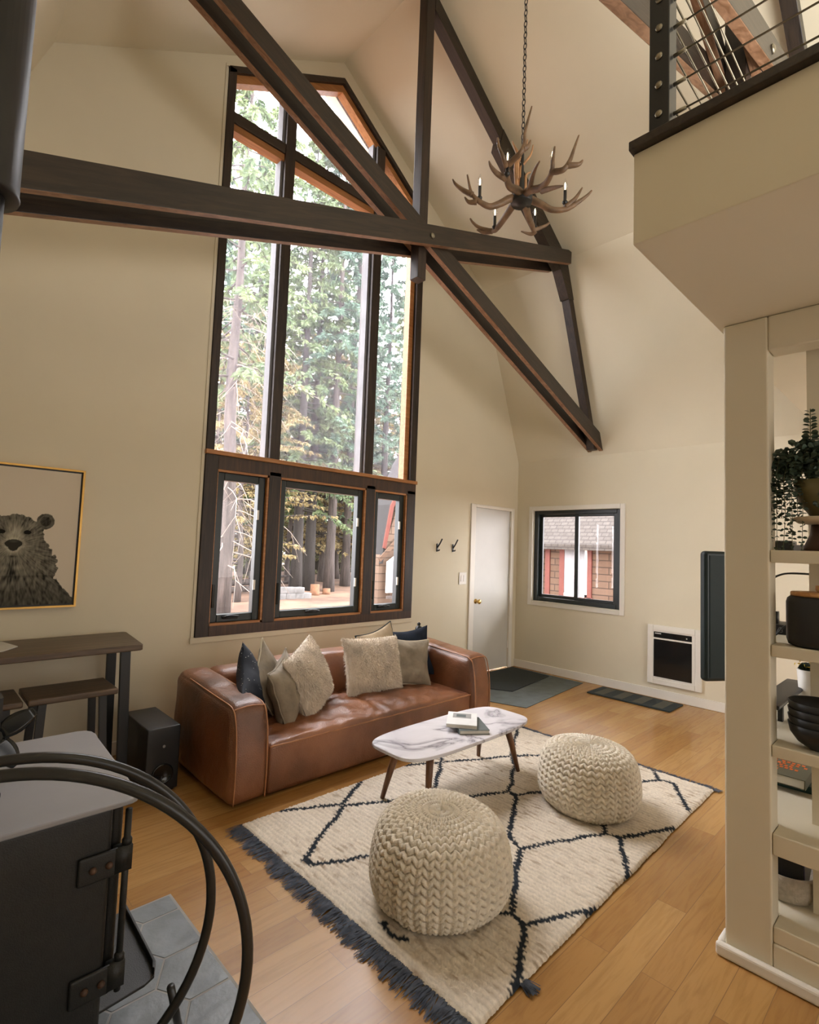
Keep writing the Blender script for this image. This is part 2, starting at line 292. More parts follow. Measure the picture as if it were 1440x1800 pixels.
wpoly(m, [(2.79,6.015),(3.95,5.22),(3.95,5.434),(2.79,6.18)])
S(m.build('wall_back','wall'),'cream gable wall around the tall gabled window','wall')
m = MB()   # right wall with the slider opening
y0,y1,z0,z1 = 2.65,3.80,.87,2.02
for a,b,c,d in ((YF,y0,0,2.66),(y1,YB,0,2.66),(y0,y1,0,z0),(y0,y1,z1,2.66)): m.box(XR,XR+.17,a,b,c,d)
S(m.build('wall_right','wall'),'low cream side wall with the sliding window and heater','wall')
S(MB().box(XL-.17,XL,YF,YB,0,2.66).build('wall_left','wall'),'low cream side wall beside the wood stove','wall')
m = MB(); m.xz([(XL-.17,0),(XR+.17,0),(XR+.17,2.66),BR,(RX,RZ),BL,(XL-.17,2.66)], YF-.17, YF)
S(m.build('wall_front','wall'),'cream gable wall facing the tall window','wall')
m = MB(); T=.14
prof = [(XL-.02,2.62),BL,(RX,RZ),BR,(XR+.02,2.62)]
for (a,b),(c,d) in zip(prof,prof[1:]):
    L = math.hypot(c-a,d-b); nx,nz_ = -(d-b)/L*T, (c-a)/L*T
    m.xz([(a,b),(c,d),(c+nx,d+nz_),(a+nx,b+nz_)], YF-.17, YB+.42)
S(m.build('ceiling','wall'),'smooth cream gambrel ceiling rising to the ridge','ceiling')
S(MB().box(XR-.014,XR,YF,YB-.001,0.001,.095).build('baseboard_right','trimw',bevel=.004),'white baseboard under the sliding window and heater','baseboard')
S(MB().box(XL,1.66,YB-.014,YB-.001,0.001,.095).box(1.66,4.90,YB-.014,YB-.001,.001,.095).build('baseboard_back','trimw',bevel=.004),'white baseboard behind the sofa and bar table','baseboard')
# white trim outline round the big window
m = MB()
m.box(1.63,3.975,YB-.014,YB-.001,.705,.75); m.box(1.635,1.66,YB-.008,YB-.001,.75,5.34); m.box(3.95,3.975,YB-.008,YB-.001,.75,5.2)
m.xz([(1.635,5.345),(2.79,6.013),(2.79,6.04),(1.635,5.372)],YB-.008,YB-.001); m.xz([(2.79,6.013),(3.975,5.203),(3.975,5.23),(2.79,6.04)],YB-.008,YB-.001)
S(m.build('trim_1','wall',bevel=.003),'thin white trim outlining the tall gabled window','trim')
S(MB().box(XR+.17,XR+1.35,YF-.17,YB+.42,2.34,2.46).build('added_eave','wall'),'unseen eave slab added to block sky light outside the side window','eave')  # unseen slab added to cut sky light reaching the door
# ---------------------------------------------------------------- window_1 : tall gabled window
w1 = thing('window_1','tall gabled window with dark brown frame above three black casements','window',(2.8,YB,.75)); w1['kind']='structure'
yf, yb, yg = YB-.022, YB+.16, YB+.10
def framebar(m, x0,x1,z0,z1,a=yf,b=yb): m.box(x0,x1,a,b,z0,z1)
m = MB()
framebar(m,1.662,1.725,2.165,5.36); framebar(m,3.86,3.948,2.165,5.24)
m.build('side_post','darkz',w1,bevel=.003)
m = MB(); framebar(m,2.205,2.30,2.165,5.6); m.build('mullion','darkz',w1,bevel=.003)
m = MB(); framebar(m,3.235,3.34,2.165,5.58); m.build('mullion','darkz',w1,bevel=.003)
m = MB(); m.xz([(1.662,5.30),(2.79,5.955),(2.79,6.012),(1.662,5.357)],yf,yb); m.build('head_rail','dark',w1,bevel=.002)
m = MB(); m.xz([(2.79,5.955),(3.948,5.165),(3.948,5.222),(2.79,6.012)],yf,yb); m.build('head_rail','dark',w1,bevel=.002)
m = MB(); m.xz([(1.725,5.262),(2.79,5.885),(2.79,5.957),(1.725,5.338)],YB+.01,yg-.01); m.xz([(2.79,5.885),(3.86,5.15),(3.86,5.225),(2.79,5.957)],YB+.01,yg-.01); m.build('head_stop','orange',w1)
for a,b in ((1.725,2.205),(2.30,3.235),(3.34,3.86)):
    m = MB(); m.box(a,b,yf+.008,yb,4.915,5.005); m.build('cross_rail','dark',w1,bevel=.003)
    m = MB(); m.box(a,b,YB+.005,yg-.01,4.855,4.915); m.build('cross_rail_lit_underside','orange',w1)  # amber strip stands in for the lit underside of the rail
for x in (2.18,3.205,3.80):
    m = MB(); m.box(x,x+(.027 if x<3.7 else .06),YB+.02,yg,2.2,4.86); m.box(x,x+(.027 if x<3.7 else .06),YB+.02,yg,5.0,5.6 if x<3.7 else 5.2); m.build('glazing_stop','curt' if x<3.7 else 'orange',w1)
def pane(poly, name='pane'):
    m = MB(); m.xz(poly, yg, yg+.006); return m.build(name,'haze_glass',w1)
pane([(1.72,2.16),(2.21,2.16),(2.21,4.92),(1.72,4.92)]); pane([(2.295,2.16),(3.24,2.16),(3.24,4.92),(2.295,4.92)]); pane([(3.335,2.16),(3.87,2.16),(3.87,4.92),(3.335,4.92)])
pane([(1.72,5.0),(2.21,5.0),(2.21,5.61),(1.72,5.33)]); pane([(2.295,5.0),(3.24,5.0),(3.24,5.65),(2.79,5.95),(2.295,5.66)]); pane([(3.335,5.0),(3.87,5.0),(3.87,5.22),(3.335,5.58)])
# lower band
m = MB()
framebar(m,1.662,1.765,.75,2.165); m.build('casing_post','darkz',w1,bevel=.003)
for a,b in ((2.215,2.325),(3.275,3.385),(3.83,3.95)):
    m = MB(); framebar(m,a,b,.82,2.09); m.build('casing_post','darkz',w1,bevel=.003)
m = MB(); framebar(m,1.765,3.95,2.055,2.165); m.build('casing_rail','brownx',w1,bevel=.003)
m = MB(); framebar(m,1.765,3.95,.75,.83); m.build('casing_rail','brownx',w1,bevel=.003)
m = MB(); m.box(1.655,3.955,yf-.02,yb,2.165,2.20); m.build('transom_ledge','orange',w1,bevel=.004)
for x0,x1,lk in ((1.765,2.215,1),(2.325,3.275,0),(3.385,3.83,1)):
    m = MB(); e=.018
    m.box(x0,x1,yf+.004,YB+.05,2.055-e,2.055); m.box(x0,x1,yf+.004,YB+.05,.83,.83+e); m.box(x1-e,x1,yf+.004,YB+.05,.83,2.055); m.box(x0,x0+.006,yf+.004,YB+.05,.83,2.055)
    m.build('casement_stop','orange',w1)  # amber colour paints the light on the reveal faces
    s = thing('casement','','casement'); del s['label']; del s['category']; s.parent = w1; s.matrix_parent_inverse = Matrix.Translation(-w1.location)
    a,b,c,d = x0+.008,x1-e,.83+e,2.055-e; f=.062
    m = MB(); m.box(a,a+f,YB+.01,YB+.075,c,d); m.box(b-f,b,YB+.01,YB+.075,c,d); m.box(a+f,b-f,YB+.01,YB+.075,c,c+f); m.box(a+f,b-f,YB+.01,YB+.075,d-f,d)
    s.name = 'casement_sash'
    m.build('sash_frame','sash',s,bevel=.006)
    m = MB(); m.box(a+f-.004,b-f+.004,YB+.045,YB+.05,c+f-.004,d-f+.004); m.build('sash_pane','glass',s)
    cx = a+ (b-a)*.42
    m = MB(); m.box(cx-.07,cx+.05,YB-.012,YB+.012,c+.028,c+.05); m.tube(smooth_path([(cx-.05,YB-.015,c+.05),(cx-.01,YB-.04,c+.055),(cx+.05,YB-.035,c+.045)],4),.007,6); m.build('crank_handle','black',s,True)
    m = MB(); m.box(b-f-.006,b-f+.012,YB+.0,YB+.012,c+.25,c+.33); m.box(b-f-.006,b-f+.012,YB+.0,YB+.012,d-.36,d-.28); m.build('hinge_catch','white',s)
    m = MB(); m.box(a+.012,a+.03,YB-.006,YB+.012,c+.12,c+.3); m.build('sash_lock','blackg',s)
# ---------------------------------------------------------------- door_1
d1 = thing('door_1','white flat door with brass knob in the far corner','door',(5.36,YB,0)); d1['kind']='structure'
m = MB(); m.box(4.907,4.995,YB-.018,YB+.005,0.001,2.045); m.box(5.728,5.79,YB-.018,YB+.005,0.001,2.045); m.box(4.995,5.728,YB-.018,YB+.005,2.005,2.045); m.box(4.99,5.735,YB+.005,YB+.17,2.015,2.03); m.build('door_casing','trimw',d1,bevel=.004)
m = MB(); m.box(4.992,5.73,YB+.012,YB+.05,.012,2.012); m.build('door_panel','doorp',d1,bevel=.003)
m = MB(); m.lathe([(.03,0),(.03,.008),(.012,.012),(.012,.035),(.024,.045),(.03,.06),(.024,.072),(.006,.078)],(5.06,YB+.012,.87),24,0,(0,-1,0)); m.build('door_knob','brass',d1,True)
for z in (.25,1.05,1.8):
    m = MB(); m.cyl((5.727,YB+.004,z),(5.727,YB+.004,z+.09),.008,8); m.build('hinge','trimw',d1)
# ---------------------------------------------------------------- window_2 slider
w2 = thing('window_2','black framed sliding window in the side wall','window',(XR,3.22,.87)); w2['kind']='structure'
m = MB()
for a,b,c,d in ((2.595,2.65,.815,2.075),(3.80,3.855,.815,2.075),(2.65,3.80,2.02,2.075),(2.65,3.80,.815,.87)): m.box(XR-.016,XR+.01,a,b,c,d)
m.box(XR-.02,XR+.17,2.65,3.80,.862,.872); m.build('window_casing','trimw',w2,bevel=.004)
m = MB(); a,b,c,d=2.652,3.798,.874,2.018
for q in ((a,a+.055,c,d),(b-.055,b,c,d),(a+.055,b-.055,d-.045,d),(a+.055,b-.055,c,c+.05)): m.box(XR+.03,XR+.12,*q)
m.build('window_frame','sash',w2,bevel=.004)
for q0,q1,x in ((2.70,3.24,XR+.045),(3.20,3.75,XR+.075)):
    m = MB(); e=.05
    for q in ((q0,q0+e,.925,1.975),(q1-e,q1,.925,1.975),(q0+e,q1-e,1.94,1.975),(q0+e,q1-e,.925,.96)): m.box(x,x+.026,*q)
    sh = m.build('sliding_sash','sash',w2,bevel=.003)
    m = MB(); m.box(x+.011,x+.015,q0+e-.004,q1-e+.004,.956,1.944); m.build('sash_pane','glass',sh)
# ---------------------------------------------------------------- loft and shelf wall
S(MB().box(1.55,XR-.001,YF,.669,2.445,2.735).build('loft_floor','loftw',bevel=.003),'cream painted loft floor edge overhanging the shelf wall','loft')
S(MB().box(1.525,1.70,YF,.675,2.736,2.765).box(1.70,XR-.001,.56,.675,2.736,2.765).build('trim_2','dark',bevel=.003),'dark wood cap along the edge of the loft','trim')
m = MB()
m.box(2.363,2.462,.492,.645,0.001,2.444); m.box(2.363,2.462,YF+.4,.492,2.305,2.444); m.box(2.363,2.462,YF+.4,.492,.001,.125)
S(m.build('wall_partition','loftw',bevel=.008,seg=3),'cream partition end post and frame around the open shelves','wall')
S(MB().box(2.335,2.363,YF+.4,.672,.001,.05).box(2.363,2.462,.646,.672,.001,.05).build('baseboard_partition','trimw',bevel=.012,seg=3),'white baseboard along the foot of the shelf partition','baseboard')
sh = thing('open_shelving','cream built-in open shelves behind the partition post','shelves',(2.8,.2,.13))
for z0_,z1_ in ((1.49,1.537),(1.14,1.184),(.777,.82),(.429,.505),(.126,.183)):
    m = MB(); m.prism([(2.366,-.6,z0_),(3.32,-.6,z0_),(3.32,.66,z0_),(2.464,.66,z0_),(2.464,.4905,z0_),(2.366,.4905,z0_)],(0,0,z1_-z0_)); m.build('shelf_board','loftw',sh,bevel=.004)
m = MB(); m.box(2.57,2.60,-.6,.405,.183,.429); m.box(2.57,2.60,-.6,.405,.505,.777); m.box(2.57,2.60,-.6,.405,.82,1.14); m.box(2.57,2.60,-.6,.405,1.184,1.49); m.box(2.57,2.60,-.6,.405,1.537,2.44); m.build('divider_panel','loftw',sh)
# ================================================================== ROOF TRUSSES
def truss(dy, label, xe=5.87):
    t = thing('roof_truss',label,'roof truss',(2.84,2.95+dy,3.6))
    def paint_lit_underside(o):  # lighter amber on downward faces paints window light on the dark chords
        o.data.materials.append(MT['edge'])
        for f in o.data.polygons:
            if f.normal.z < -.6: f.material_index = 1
    A = lambda x: 3.175+.332*(x-.248); B = lambda x: 2.87+.389*(5.89-x)
    for y0,y1 in ((2.815,2.862),(3.053,3.10)):
        m = MB(); m.xz([(-.20,A(-.2)-.18),(4.985,A(4.985)-.15),(4.99,A(4.99)-.02),(4.93,A(4.93)),(-.03,A(-.03)),(-.20,A(-.2)-.1)],y0+dy,y1+dy); paint_lit_underside(m.build('scissor_chord','darka',t,bevel=.003))
    for y0,y1 in ((2.864,2.910),(3.005,3.051)):
        m = MB(); m.xz([(xe,B(xe)-.175),(xe,B(xe)-.03),(xe-.07,B(xe-.07)),(.80,B(.80)),(.72,B(.72)-.14)],y0+dy,y1+dy); paint_lit_underside(m.build('scissor_chord','darkb',t,bevel=.003))
    m = MB(); m.box(2.795,2.885,2.912+dy,3.003+dy,3.63,6.12); m.build('king_post','darkz',t,bevel=.004)
    C = [(2.89,6.115),(5.055,4.715),(5.845,2.70)]; 
    for sgn in (1,-1):
        f = (lambda x: x) if sgn==1 else (lambda x: 2*RX-x)
        def rp(p): 
            q = [(f(x),z) for x,z in p]; return q
        m = MB(); m.xz(rp([(2.89,6.11),(5.05,4.722),(5.01,4.60),(4.0,5.25),(2.89,5.96)]),2.912+dy,3.003+dy); m.build('rafter','darkr',t,bevel=.003)
        if sgn < 0 or xe < 5.8: continue
        m = MB(); m.xz(rp([(5.055,4.72),(5.83,2.71),(5.74,2.71),(4.97,4.66)]),2.912+dy,3.003+dy); m.build('rafter','darkz',t,bevel=.003)
        m = MB(); m.xz(rp([(3.85,5.49),(5.055,4.715),(5.215,4.305),(5.10,4.28),(4.93,4.55),(3.80,5.28)]),2.905+dy,3.010+dy); m.build('knee_gusset','dark',t,bevel=.003)
    m = MB(); m.lathe([(.022,0),(.022,.008),(.010,.014)],(2.845,2.815+dy,3.945),14,0,(0,-1,0)); m.build('bolt','steel',t,True)
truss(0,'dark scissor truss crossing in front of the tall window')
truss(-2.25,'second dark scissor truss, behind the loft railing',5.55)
# ================================================================== LOFT RAILING
r = thing('cable_railing','black steel loft railing with horizontal cables','railing',(1.62,.60,2.765))
m = MB(); m.box(1.575,1.635,.574,.634,2.766,3.70); m.build('post','black',r,bevel=.003)
m = MB(); m.box(1.575,1.635,-2.4,-2.34,2.766,3.70); m.build('post','black',r,bevel=.003)
m = MB(); m.box(1.565,1.645,-2.42,.644,3.70,3.74); m.build('top_rail','dark',r,bevel=.004)
for k in range(9):
    z = 2.845+.0935*k
    m = MB(); m.cyl((1.605,.572,z),(1.605,-2.338,z),.0032,6); m.cyl((1.605,.572,z),(1.605,.535,z),.006,8); m.build('cable','steel',r,True)
    m = MB(); m.cyl((1.637,.604,z),(4.3,.604,z),.0032,6); m.build('cable','steel',r,True)
    m = MB(); m.lathe([(.011,0),(.011,.004),(.005,.007)],(1.575,.604,z),12,0,(-1,0,0)); m.build('bolt','steel',r,True)
# ================================================================== SOFA
so = thing('sofa','brown leather sofa with thick rolled edges under the tall window','sofa',(2.58,3.27,0))
def wr(p, a=.006, s=5): return Vector((nz(p.x*s,p.y*s,p.z*s),nz(p.x*s+9,p.y*s,p.z*s),nz(p.x*s,p.y*s+7,p.z*s)))*a
def armfn(x0,x1):
    def fn(w,p):
        k = (w.z-.02)/.58; w = w.copy()
        w.z += k*(.045*(w.y-2.83)/.85)*1.2 - (k*.018*abs(p.x)**2.5)
        w.y += -.012*math.cos(p.z*1.5)*(p.y<0) + (.05*k*k if p.y<0 else 0)*(1-abs(p.y)*0)
        w.x += .014*p.x*math.cos(p.z*1.4)*math.cos(p.y*1.2)
        return w + wr(w,.007,6)
    return fn
m = MB(); m.rbox(1.412,1.652,2.815,3.70,.012,.565,.055,14,armfn(0,0)); m.build('armrest','leather',so,True)
m = MB(); m.rbox(3.515,3.757,2.815,3.70,.012,.60,.055,14,armfn(0,0)); m.build('armrest','leather',so,True)
def backfn(w,p):
    w = w.copy()
    w.y += -.02*math.cos(p.z*1.4)*(p.y<0) - .0; w.z += .012*math.sin(w.x*3.1)*(p.z>.5); return w + wr(w,.008,5)
m = MB(); m.rbox(1.60,3.57,3.46,3.705,.05,.625,.07,22,backfn); m.build('backrest','leather',so,True)
def seatfn(w,p):
    w = w.copy()
    u = (w.x-1.65)/1.87; v = (w.y-2.85)/.65
    if p.z > .2:
        w.z += .055*max(0,math.sin(math.pi*min(1,max(0,u))))**.6*max(0,math.sin(math.pi*(.12+.75*min(1,max(0,v)))))
        w.z -= .014*math.exp(-((u-.50)/.013)**2) + .006*math.exp(-((u-.8)/.02)**2)
        w.z += .016*nz(w.x*7+w.y*5,w.y*6,2)*(1-abs(p.x)**6) + .012*(1-abs(nz(w.x*9-w.y*6,w.y*5+w.x*3,5)))**4*(1-abs(p.x)**4)
    return w
m = MB(); m.rbox(1.655,3.512,2.835,3.47,.012,.30,.028,70,seatfn); m.build('seat_cushion','leather',so,True)
m = MB(); m.tube([(1.66+1.85*i/40, 2.838+.002*nz(i*.3), .290+.004*nz(i*.5,3)) for i in range(41)],.0055,6); m.build('seat_piping','pipe',so,True)
def arm_loop(xi, y, top, inset, base=.02):
    return None
for x0,x1,zt in ((1.412,1.652,.565),(3.515,3.757,.60)):
    m = MB()
    for x in (x0+.020, x1-.028):
        q = [(x,2.812+.0,.03),(x,2.806,.2),(x,2.815,.40),(x,2.845,zt-.06),(x,2.875,zt-.028),(x,2.93,zt-.012)]+[(x,y_,zt-.016+.045*1.2*(y_-2.83)/.85-.004) for y_ in (3.1,3.3,3.5)]
        m.tube(smooth_path(q,5),.0045,6)
    m.tube(smooth_path([(x0+.018,2.872,zt-.03),((x0+x1)/2,2.866,zt-.018),(x1-.018,2.872,zt-.03)],6),.0045,6)
    m.build('arm_piping','pipe',so,True)
# ------------------------------------------------------------------ cushions
def cushion(name, label, c, w, h, t, nrm, tilt, matn, pinch=.10, corners=0.0, wrinkle=.012, cord=None, fur=0, furmat=None, stripe=None, n=26):
    nrm = Vector(nrm).normalized(); up = Vector((0,0,1)); a = up.cross(nrm).normalized(); b = nrm.cross(a)
    rot = Matrix.Rotation(math.radians(tilt),3,nrm); a = rot@a; b = rot@b; c = Vector(c); sd = R.random()*50
    def P(u,v,sg):
        x = w/2*u*(1-pinch*math.cos(v*math.pi/2)); y = h/2*v*(1-pinch*math.cos(u*math.pi/2))
        z = sg*t/2*max(0,(1-abs(u)**3)*(1-abs(v)**3))**.55
        q = c+a*x+b*y+nrm*z
        return q + nrm*(wrinkle*nz(u*2.3+sd,v*2.3,sg)+wrinkle*.6*nz(u*6+sd,v*3,sg))*(1-.5*max(abs(u),abs(v))) 
    m = MB()
    L = [math.sin(math.pi/2*(2*i/(n-1)-1)) for i in range(n)]
    front = m.grid(lambda i,j: P(L[round(i*(n-1))],L[round(j*(n-1))],1), n, n); back = m.grid(lambda i,j: P(L[round(i*(n-1))],L[round(j*(n-1))],-1), n, n)
    bmesh.ops.remove_doubles(m.b, verts=m.b.verts[:], dist=.0012)
    if stripe:
        pass
    root = thing(name, label, 'cushion', c, 'throw cushions on the leather sofa')
    cov = m.build('cover', matn, root, True)
    edge = [(L[i],-1) for i in range(n)]+[(1,L[i]) for i in range(1,n)]+[(L[i],1) for i in range(n-2,-1,-1)]+[(-1,L[i]) for i in range(n-2,0,-1)]
    if cord:
        m = MB(); m.tube([P(u,v,1) for u,v in edge],.006,6,closed=True); m.build('piping',cord,root,True)
    if fur:
        m = MB()
        for k in range(fur):
            u, v = R.uniform(-1,1), R.uniform(-1,1); sg = 1 if R.random()<.78 else -1
            p = P(u,v,sg); d = (nrm*sg*R.uniform(.1,1.0)*(1-max(abs(u),abs(v))**4)+a*(u*.5+R.uniform(-.6,.6)+.5*nz(u*2,v*2,sd))+b*(v*.5+R.uniform(-.8,.3)+.5*nz(u*2+5,v*2,sd))).normalized()
            l = R.uniform(.012,.024); s_ = d.cross(Vector((R.uniform(-1,1),R.uniform(-1,1),R.uniform(-1,1)))).normalized()*R.uniform(.0012,.0026)
            e = p+d*l+b*(-.006); mid = p+d*l*.55
            m.faces([p-d*.006-s_,p-d*.006+s_,mid+s_*.8,mid-s_*.8,e],[(0,1,2,3),(3,2,4)])
        m.build('fur_pile',furmat or matn,root,recalc=False)
    return root
cushion('throw_cushion','navy cushion with white flecks against the left sofa arm',(1.745,3.26,.535),.43,.43,.15,(.75,-.55,.25),38,'navyd',.14)
cushion('throw_cushion','plain greige cushion wedged behind the greige velvet cushion, one corner up',(1.905,3.30,.54),.42,.42,.11,(.55,-.75,.30),40,'beigev',.14,cord='piperope')
cushion('throw_cushion','crumpled greige velvet cushion left of the cream fur cushion',(1.955,3.17,.50),.40,.44,.17,(.62,-.75,.25),14,'beigev',.15,wrinkle=.03,cord='beigev')
cushion('throw_cushion','long-haired cream fur cushion leaning left of the sofa middle',(2.15,3.20,.555),  .44,.46,.18,(.45,-.85,.32),17,'fur',.07,fur=9000,furmat='fur')
cushion('throw_cushion','square cream fur cushion standing upright right of the sofa middle',(2.80,3.27,.545),.54,.44,.17,(-.05,-.95,.30),-2,'fur',.06,fur=11000,furmat='fur')
cushion('throw_cushion','grey-olive velvet cushion with corded edge beside the upright fur cushion',(3.20,3.28,.515),.42,.40,.16,(-.25,-.92,.32),-6,'beigev',.12,wrinkle=.022,cord='piperope')
cushion('throw_cushion','plain navy cushion tucked in the right sofa corner',(3.30,3.385,.565),.47,.44,.14,(-.30,-.9,.30),4,'navy',.16)
cushion('throw_cushion','striped taupe cushion behind the upright fur cushion, one corner showing',(3.00,3.40,.60),.40,.42,.10,(-.05,-.95,.30),14,'furd',.15,cord='matd')
o = MB(); o.lathe([(.028,0),(.034,.004),(.034,.085),(.026,.10),(.014,.104),(.014,.12),(.02,.125),(.005,.14)],(3.60,3.56,.648),18); tag(o.build('bottle','blackg',None,True),'small black bottle standing on the back right corner of the sofa','bottle')
# ================================================================== COFFEE TABLE
ct = thing('coffee_table','white marble coffee table on four splayed walnut legs','table',(2.63,2.23,0))
pl = []; X0,X1,Y0,Y1 = 2.03,3.20,1.995,2.455
def cpt(t):
    c, s_ = math.cos(t), math.sin(t); e=.42
    x = math.copysign(abs(c)**e,c); y = math.copysign(abs(s_)**e,s_)
    return ((X0+X1)/2+(X1-X0)/2*x*(1-.0*y*y), (Y0+Y1)/2+(Y1-Y0)/2*y*(1-.05*(x*x)))
pl = [cpt(2*math.pi*i/72) for i in range(72)]
m = MB(); m.prism([(x,y,.342) for x,y in pl],(0,0,.020)); m.build('marble_top','marble',ct,bevel=.005,seg=3)
for (tx,ty),(fx,fy) in (((2.215,2.315),(2.15,2.38)),((2.28,2.125),(2.235,2.095)),((3.01,2.125),(3.105,2.085)),((3.02,2.34),(3.10,2.42))):
    m = MB(); d = Vector((fx-tx,fy-ty,-.342)); m.tube([(tx,ty,.342),(tx+d.x*.5,ty+d.y*.5,.171+.02),(fx,fy,.021)],[.024,.020,.013],14); m.build('leg','walnut',ct,True)
m = MB(); m.box(2.22,3.02,2.13,2.33,.322,.3419); m.build('apron','walnut',ct,bevel=.004)
def book(name, label, c, w, l, t, rz, cover, spine=None, extra=None, cat='book', group=None):
    b = thing(name, label, cat, c, group); M4 = Matrix.Translation(c)@Matrix.Rotation(rz,4,'Z')
    def bx(mb, x0,x1,y0,y1,z0,z1): 
        mb.prism([M4@Vector(q) for q in ((x0,y0,z0),(x1,y0,z0),(x1,y1,z0),(x0,y1,z0))],(0,0,z1-z0))
    m = MB(); bx(m,-w/2,w/2,-l/2,l/2,0,.003); bx(m,-w/2,w/2,-l/2,l/2,t-.003,t); bx(m,-w/2,-w/2+.003,-l/2,l/2,.003,t-.003); m.build('cover',cover,b)
    m = MB(); bx(m,-w/2+.0035,w/2-.004,-l/2+.004,l/2-.004,.0032,t-.0032); m.build('page_block','page',b)
    if extra: extra(b,bx,t,w,l)
    return b
def pic(b,bx,t,w,l):
    m = MB(); bx(m,-w*.32,w*.30,l*.02,l*.40,t,t+.0006); m.build('cover_photo','greyp',b); m = MB(); bx(m,-w*.2,w*.12,l*.10,l*.30,t+.0006,t+.0012); m.build('cover_figure','matg',b)
book('hardcover_book','grey hardcover book lying under the white one on the coffee table',(2.70,2.185,.3625),.19,.25,.026,-.62,'matg',group='books on the coffee table')
book('hardcover_book','white hardcover book with a photo cover on top of the coffee table stack',(2.685,2.235,.389),.19,.25,.022,-.90,'whitep',extra=pic,group='books on the coffee table')
# ================================================================== RUG
RUGL=[[(1.63,2.63),(1.92,2.47),(2.17,2.62),(2.34,2.72)],[(1.93,2.45),(2.35,2.23),(2.36,2.16),(2.82,1.95),(2.80,1.89),(3.00,1.80),(3.15,1.74)],[(2.82,1.95),(3.17,2.16),(3.29,2.27),(3.72,2.52),(3.83,2.59)],[(2.33,2.77),(2.54,2.66),(2.83,2.50),(3.29,2.27),(3.55,2.09),(3.86,1.92)],[(2.84,2.53),(2.49,2.28),(2.36,2.16),(2.22,2.06),(1.91,1.90)],[(2.84,2.53),(2.94,2.66)],[(2.80,1.89),(2.39,1.65),(2.30,1.65),(1.91,1.90)],[(2.39,1.65),(2.34,1.55),(2.81,1.33),(2.82,1.26),(3.16,1.11)],[(2.81,1.33),(3.15,1.55),(3.15,1.74)],[(2.82,1.26),(2.49,1.06)],[(3.15,1.55),(3.48,1.52),(3.74,1.41),(3.76,1.33),(3.44,1.13)],[(2.34,1.55),(1.91,1.30),(1.89,1.23),(2.17,1.10),(2.26,1.06)],[(1.88,1.22),(1.65,1.09),(1.56,1.05)],[(1.92,2.45),(1.47,2.16),(1.48,2.10),(1.78,1.96),(1.91,1.90)],[(1.91,1.30),(1.80,1.40)],[(1.475,1.60),(1.46,1.53),(1.485,1.48)],[(3.74,1.41),(3.87,1.50)]]
SEG = [(a,b) for L in RUGL for a,b in zip(L,L[1:])]
def segd(x,y):
    best = 9
    for (ax,ay),(bx,by) in SEG:
        if min(ax,bx)-.06 > x or max(ax,bx)+.06 < x or min(ay,by)-.06 > y or max(ay,by)+.06 < y: continue
        dx,dy = bx-ax,by-ay; t = max(0,min(1,((x-ax)*dx+(y-ay)*dy)/(dx*dx+dy*dy))); best = min(best, math.hypot(x-ax-t*dx,y-ay-t*dy))
    return best
rg = thing('area_rug','cream wool rug with dark diamond lines and fringed ends','rug',(2.65,1.85,0))
rx0,rx1,ry0,ry1 = 1.40,3.88,1.07,2.645
def edgey(x,top): return (ry1+.004*nz(x*5)) if top else (ry0+.05*(x-1.4)/2.5+.008*nz(x*4,3))
def rugp(u,v):
    x = rx0+(rx1-rx0)*u; y = edgey(x,0)+(edgey(x,1)-edgey(x,0))*v; x += .006*nz(y*7)
    e = min(u*(rx1-rx0),(1-u)*(rx1-rx0),v*1.55,(1-v)*1.55); k = min(1,e/.012+.15)
    jit = R.uniform(-.0022,.0022)
    row = .5+.5*math.sin(x*2*math.pi/.028+.8*nz(x*3,y*14))
    z = .004+k*(.0125+.004*nz(x*25,y*25)+.003*row+R.uniform(-.002,.002))
    return Vector((x+jit,y+jit,z))
m = MB(); m.grid(rugp, 310, 200)
m.box(rx0+.01,rx1-.01,ry0+.06,ry1-.01,.0012,.004)
pile = m.build('pile','rug',rg,True)
def rugc(p):
    x,y = p.x,p.y
    jag = .006*math.sin(x*2*math.pi/.026)+.007*nz(x*60,y*60,1)
    d = segd(x+.012*nz(x*9,y*9,4),y+.012*nz(x*9,y*9,8))
    if d < .0135+jag: 
        k = R.uniform(.7,1.2); return (.020*k,.026*k,.034*k)
    f = nz(x*22,y*7,3)*.5+nz(x*90,y*25,6)*.5
    fl = max(0,nz(x*60,y*13,11)-.12)*1.7*max(0,.65+nz(x*2.6,y*2.6,20)*1.5)
    k = 1+.12*f+R.uniform(-.10,.08)-.16*max(0,math.sin(x*2*math.pi/.028+.8*nz(x*3,y*14)+3.14))
    c = Vector((.66,.585,.475))*k; br = Vector((.26,.18,.11)); c = c.lerp(br,min(.75,fl)); return (c.x,c.y,c.z)
setcol(pile, rugc)
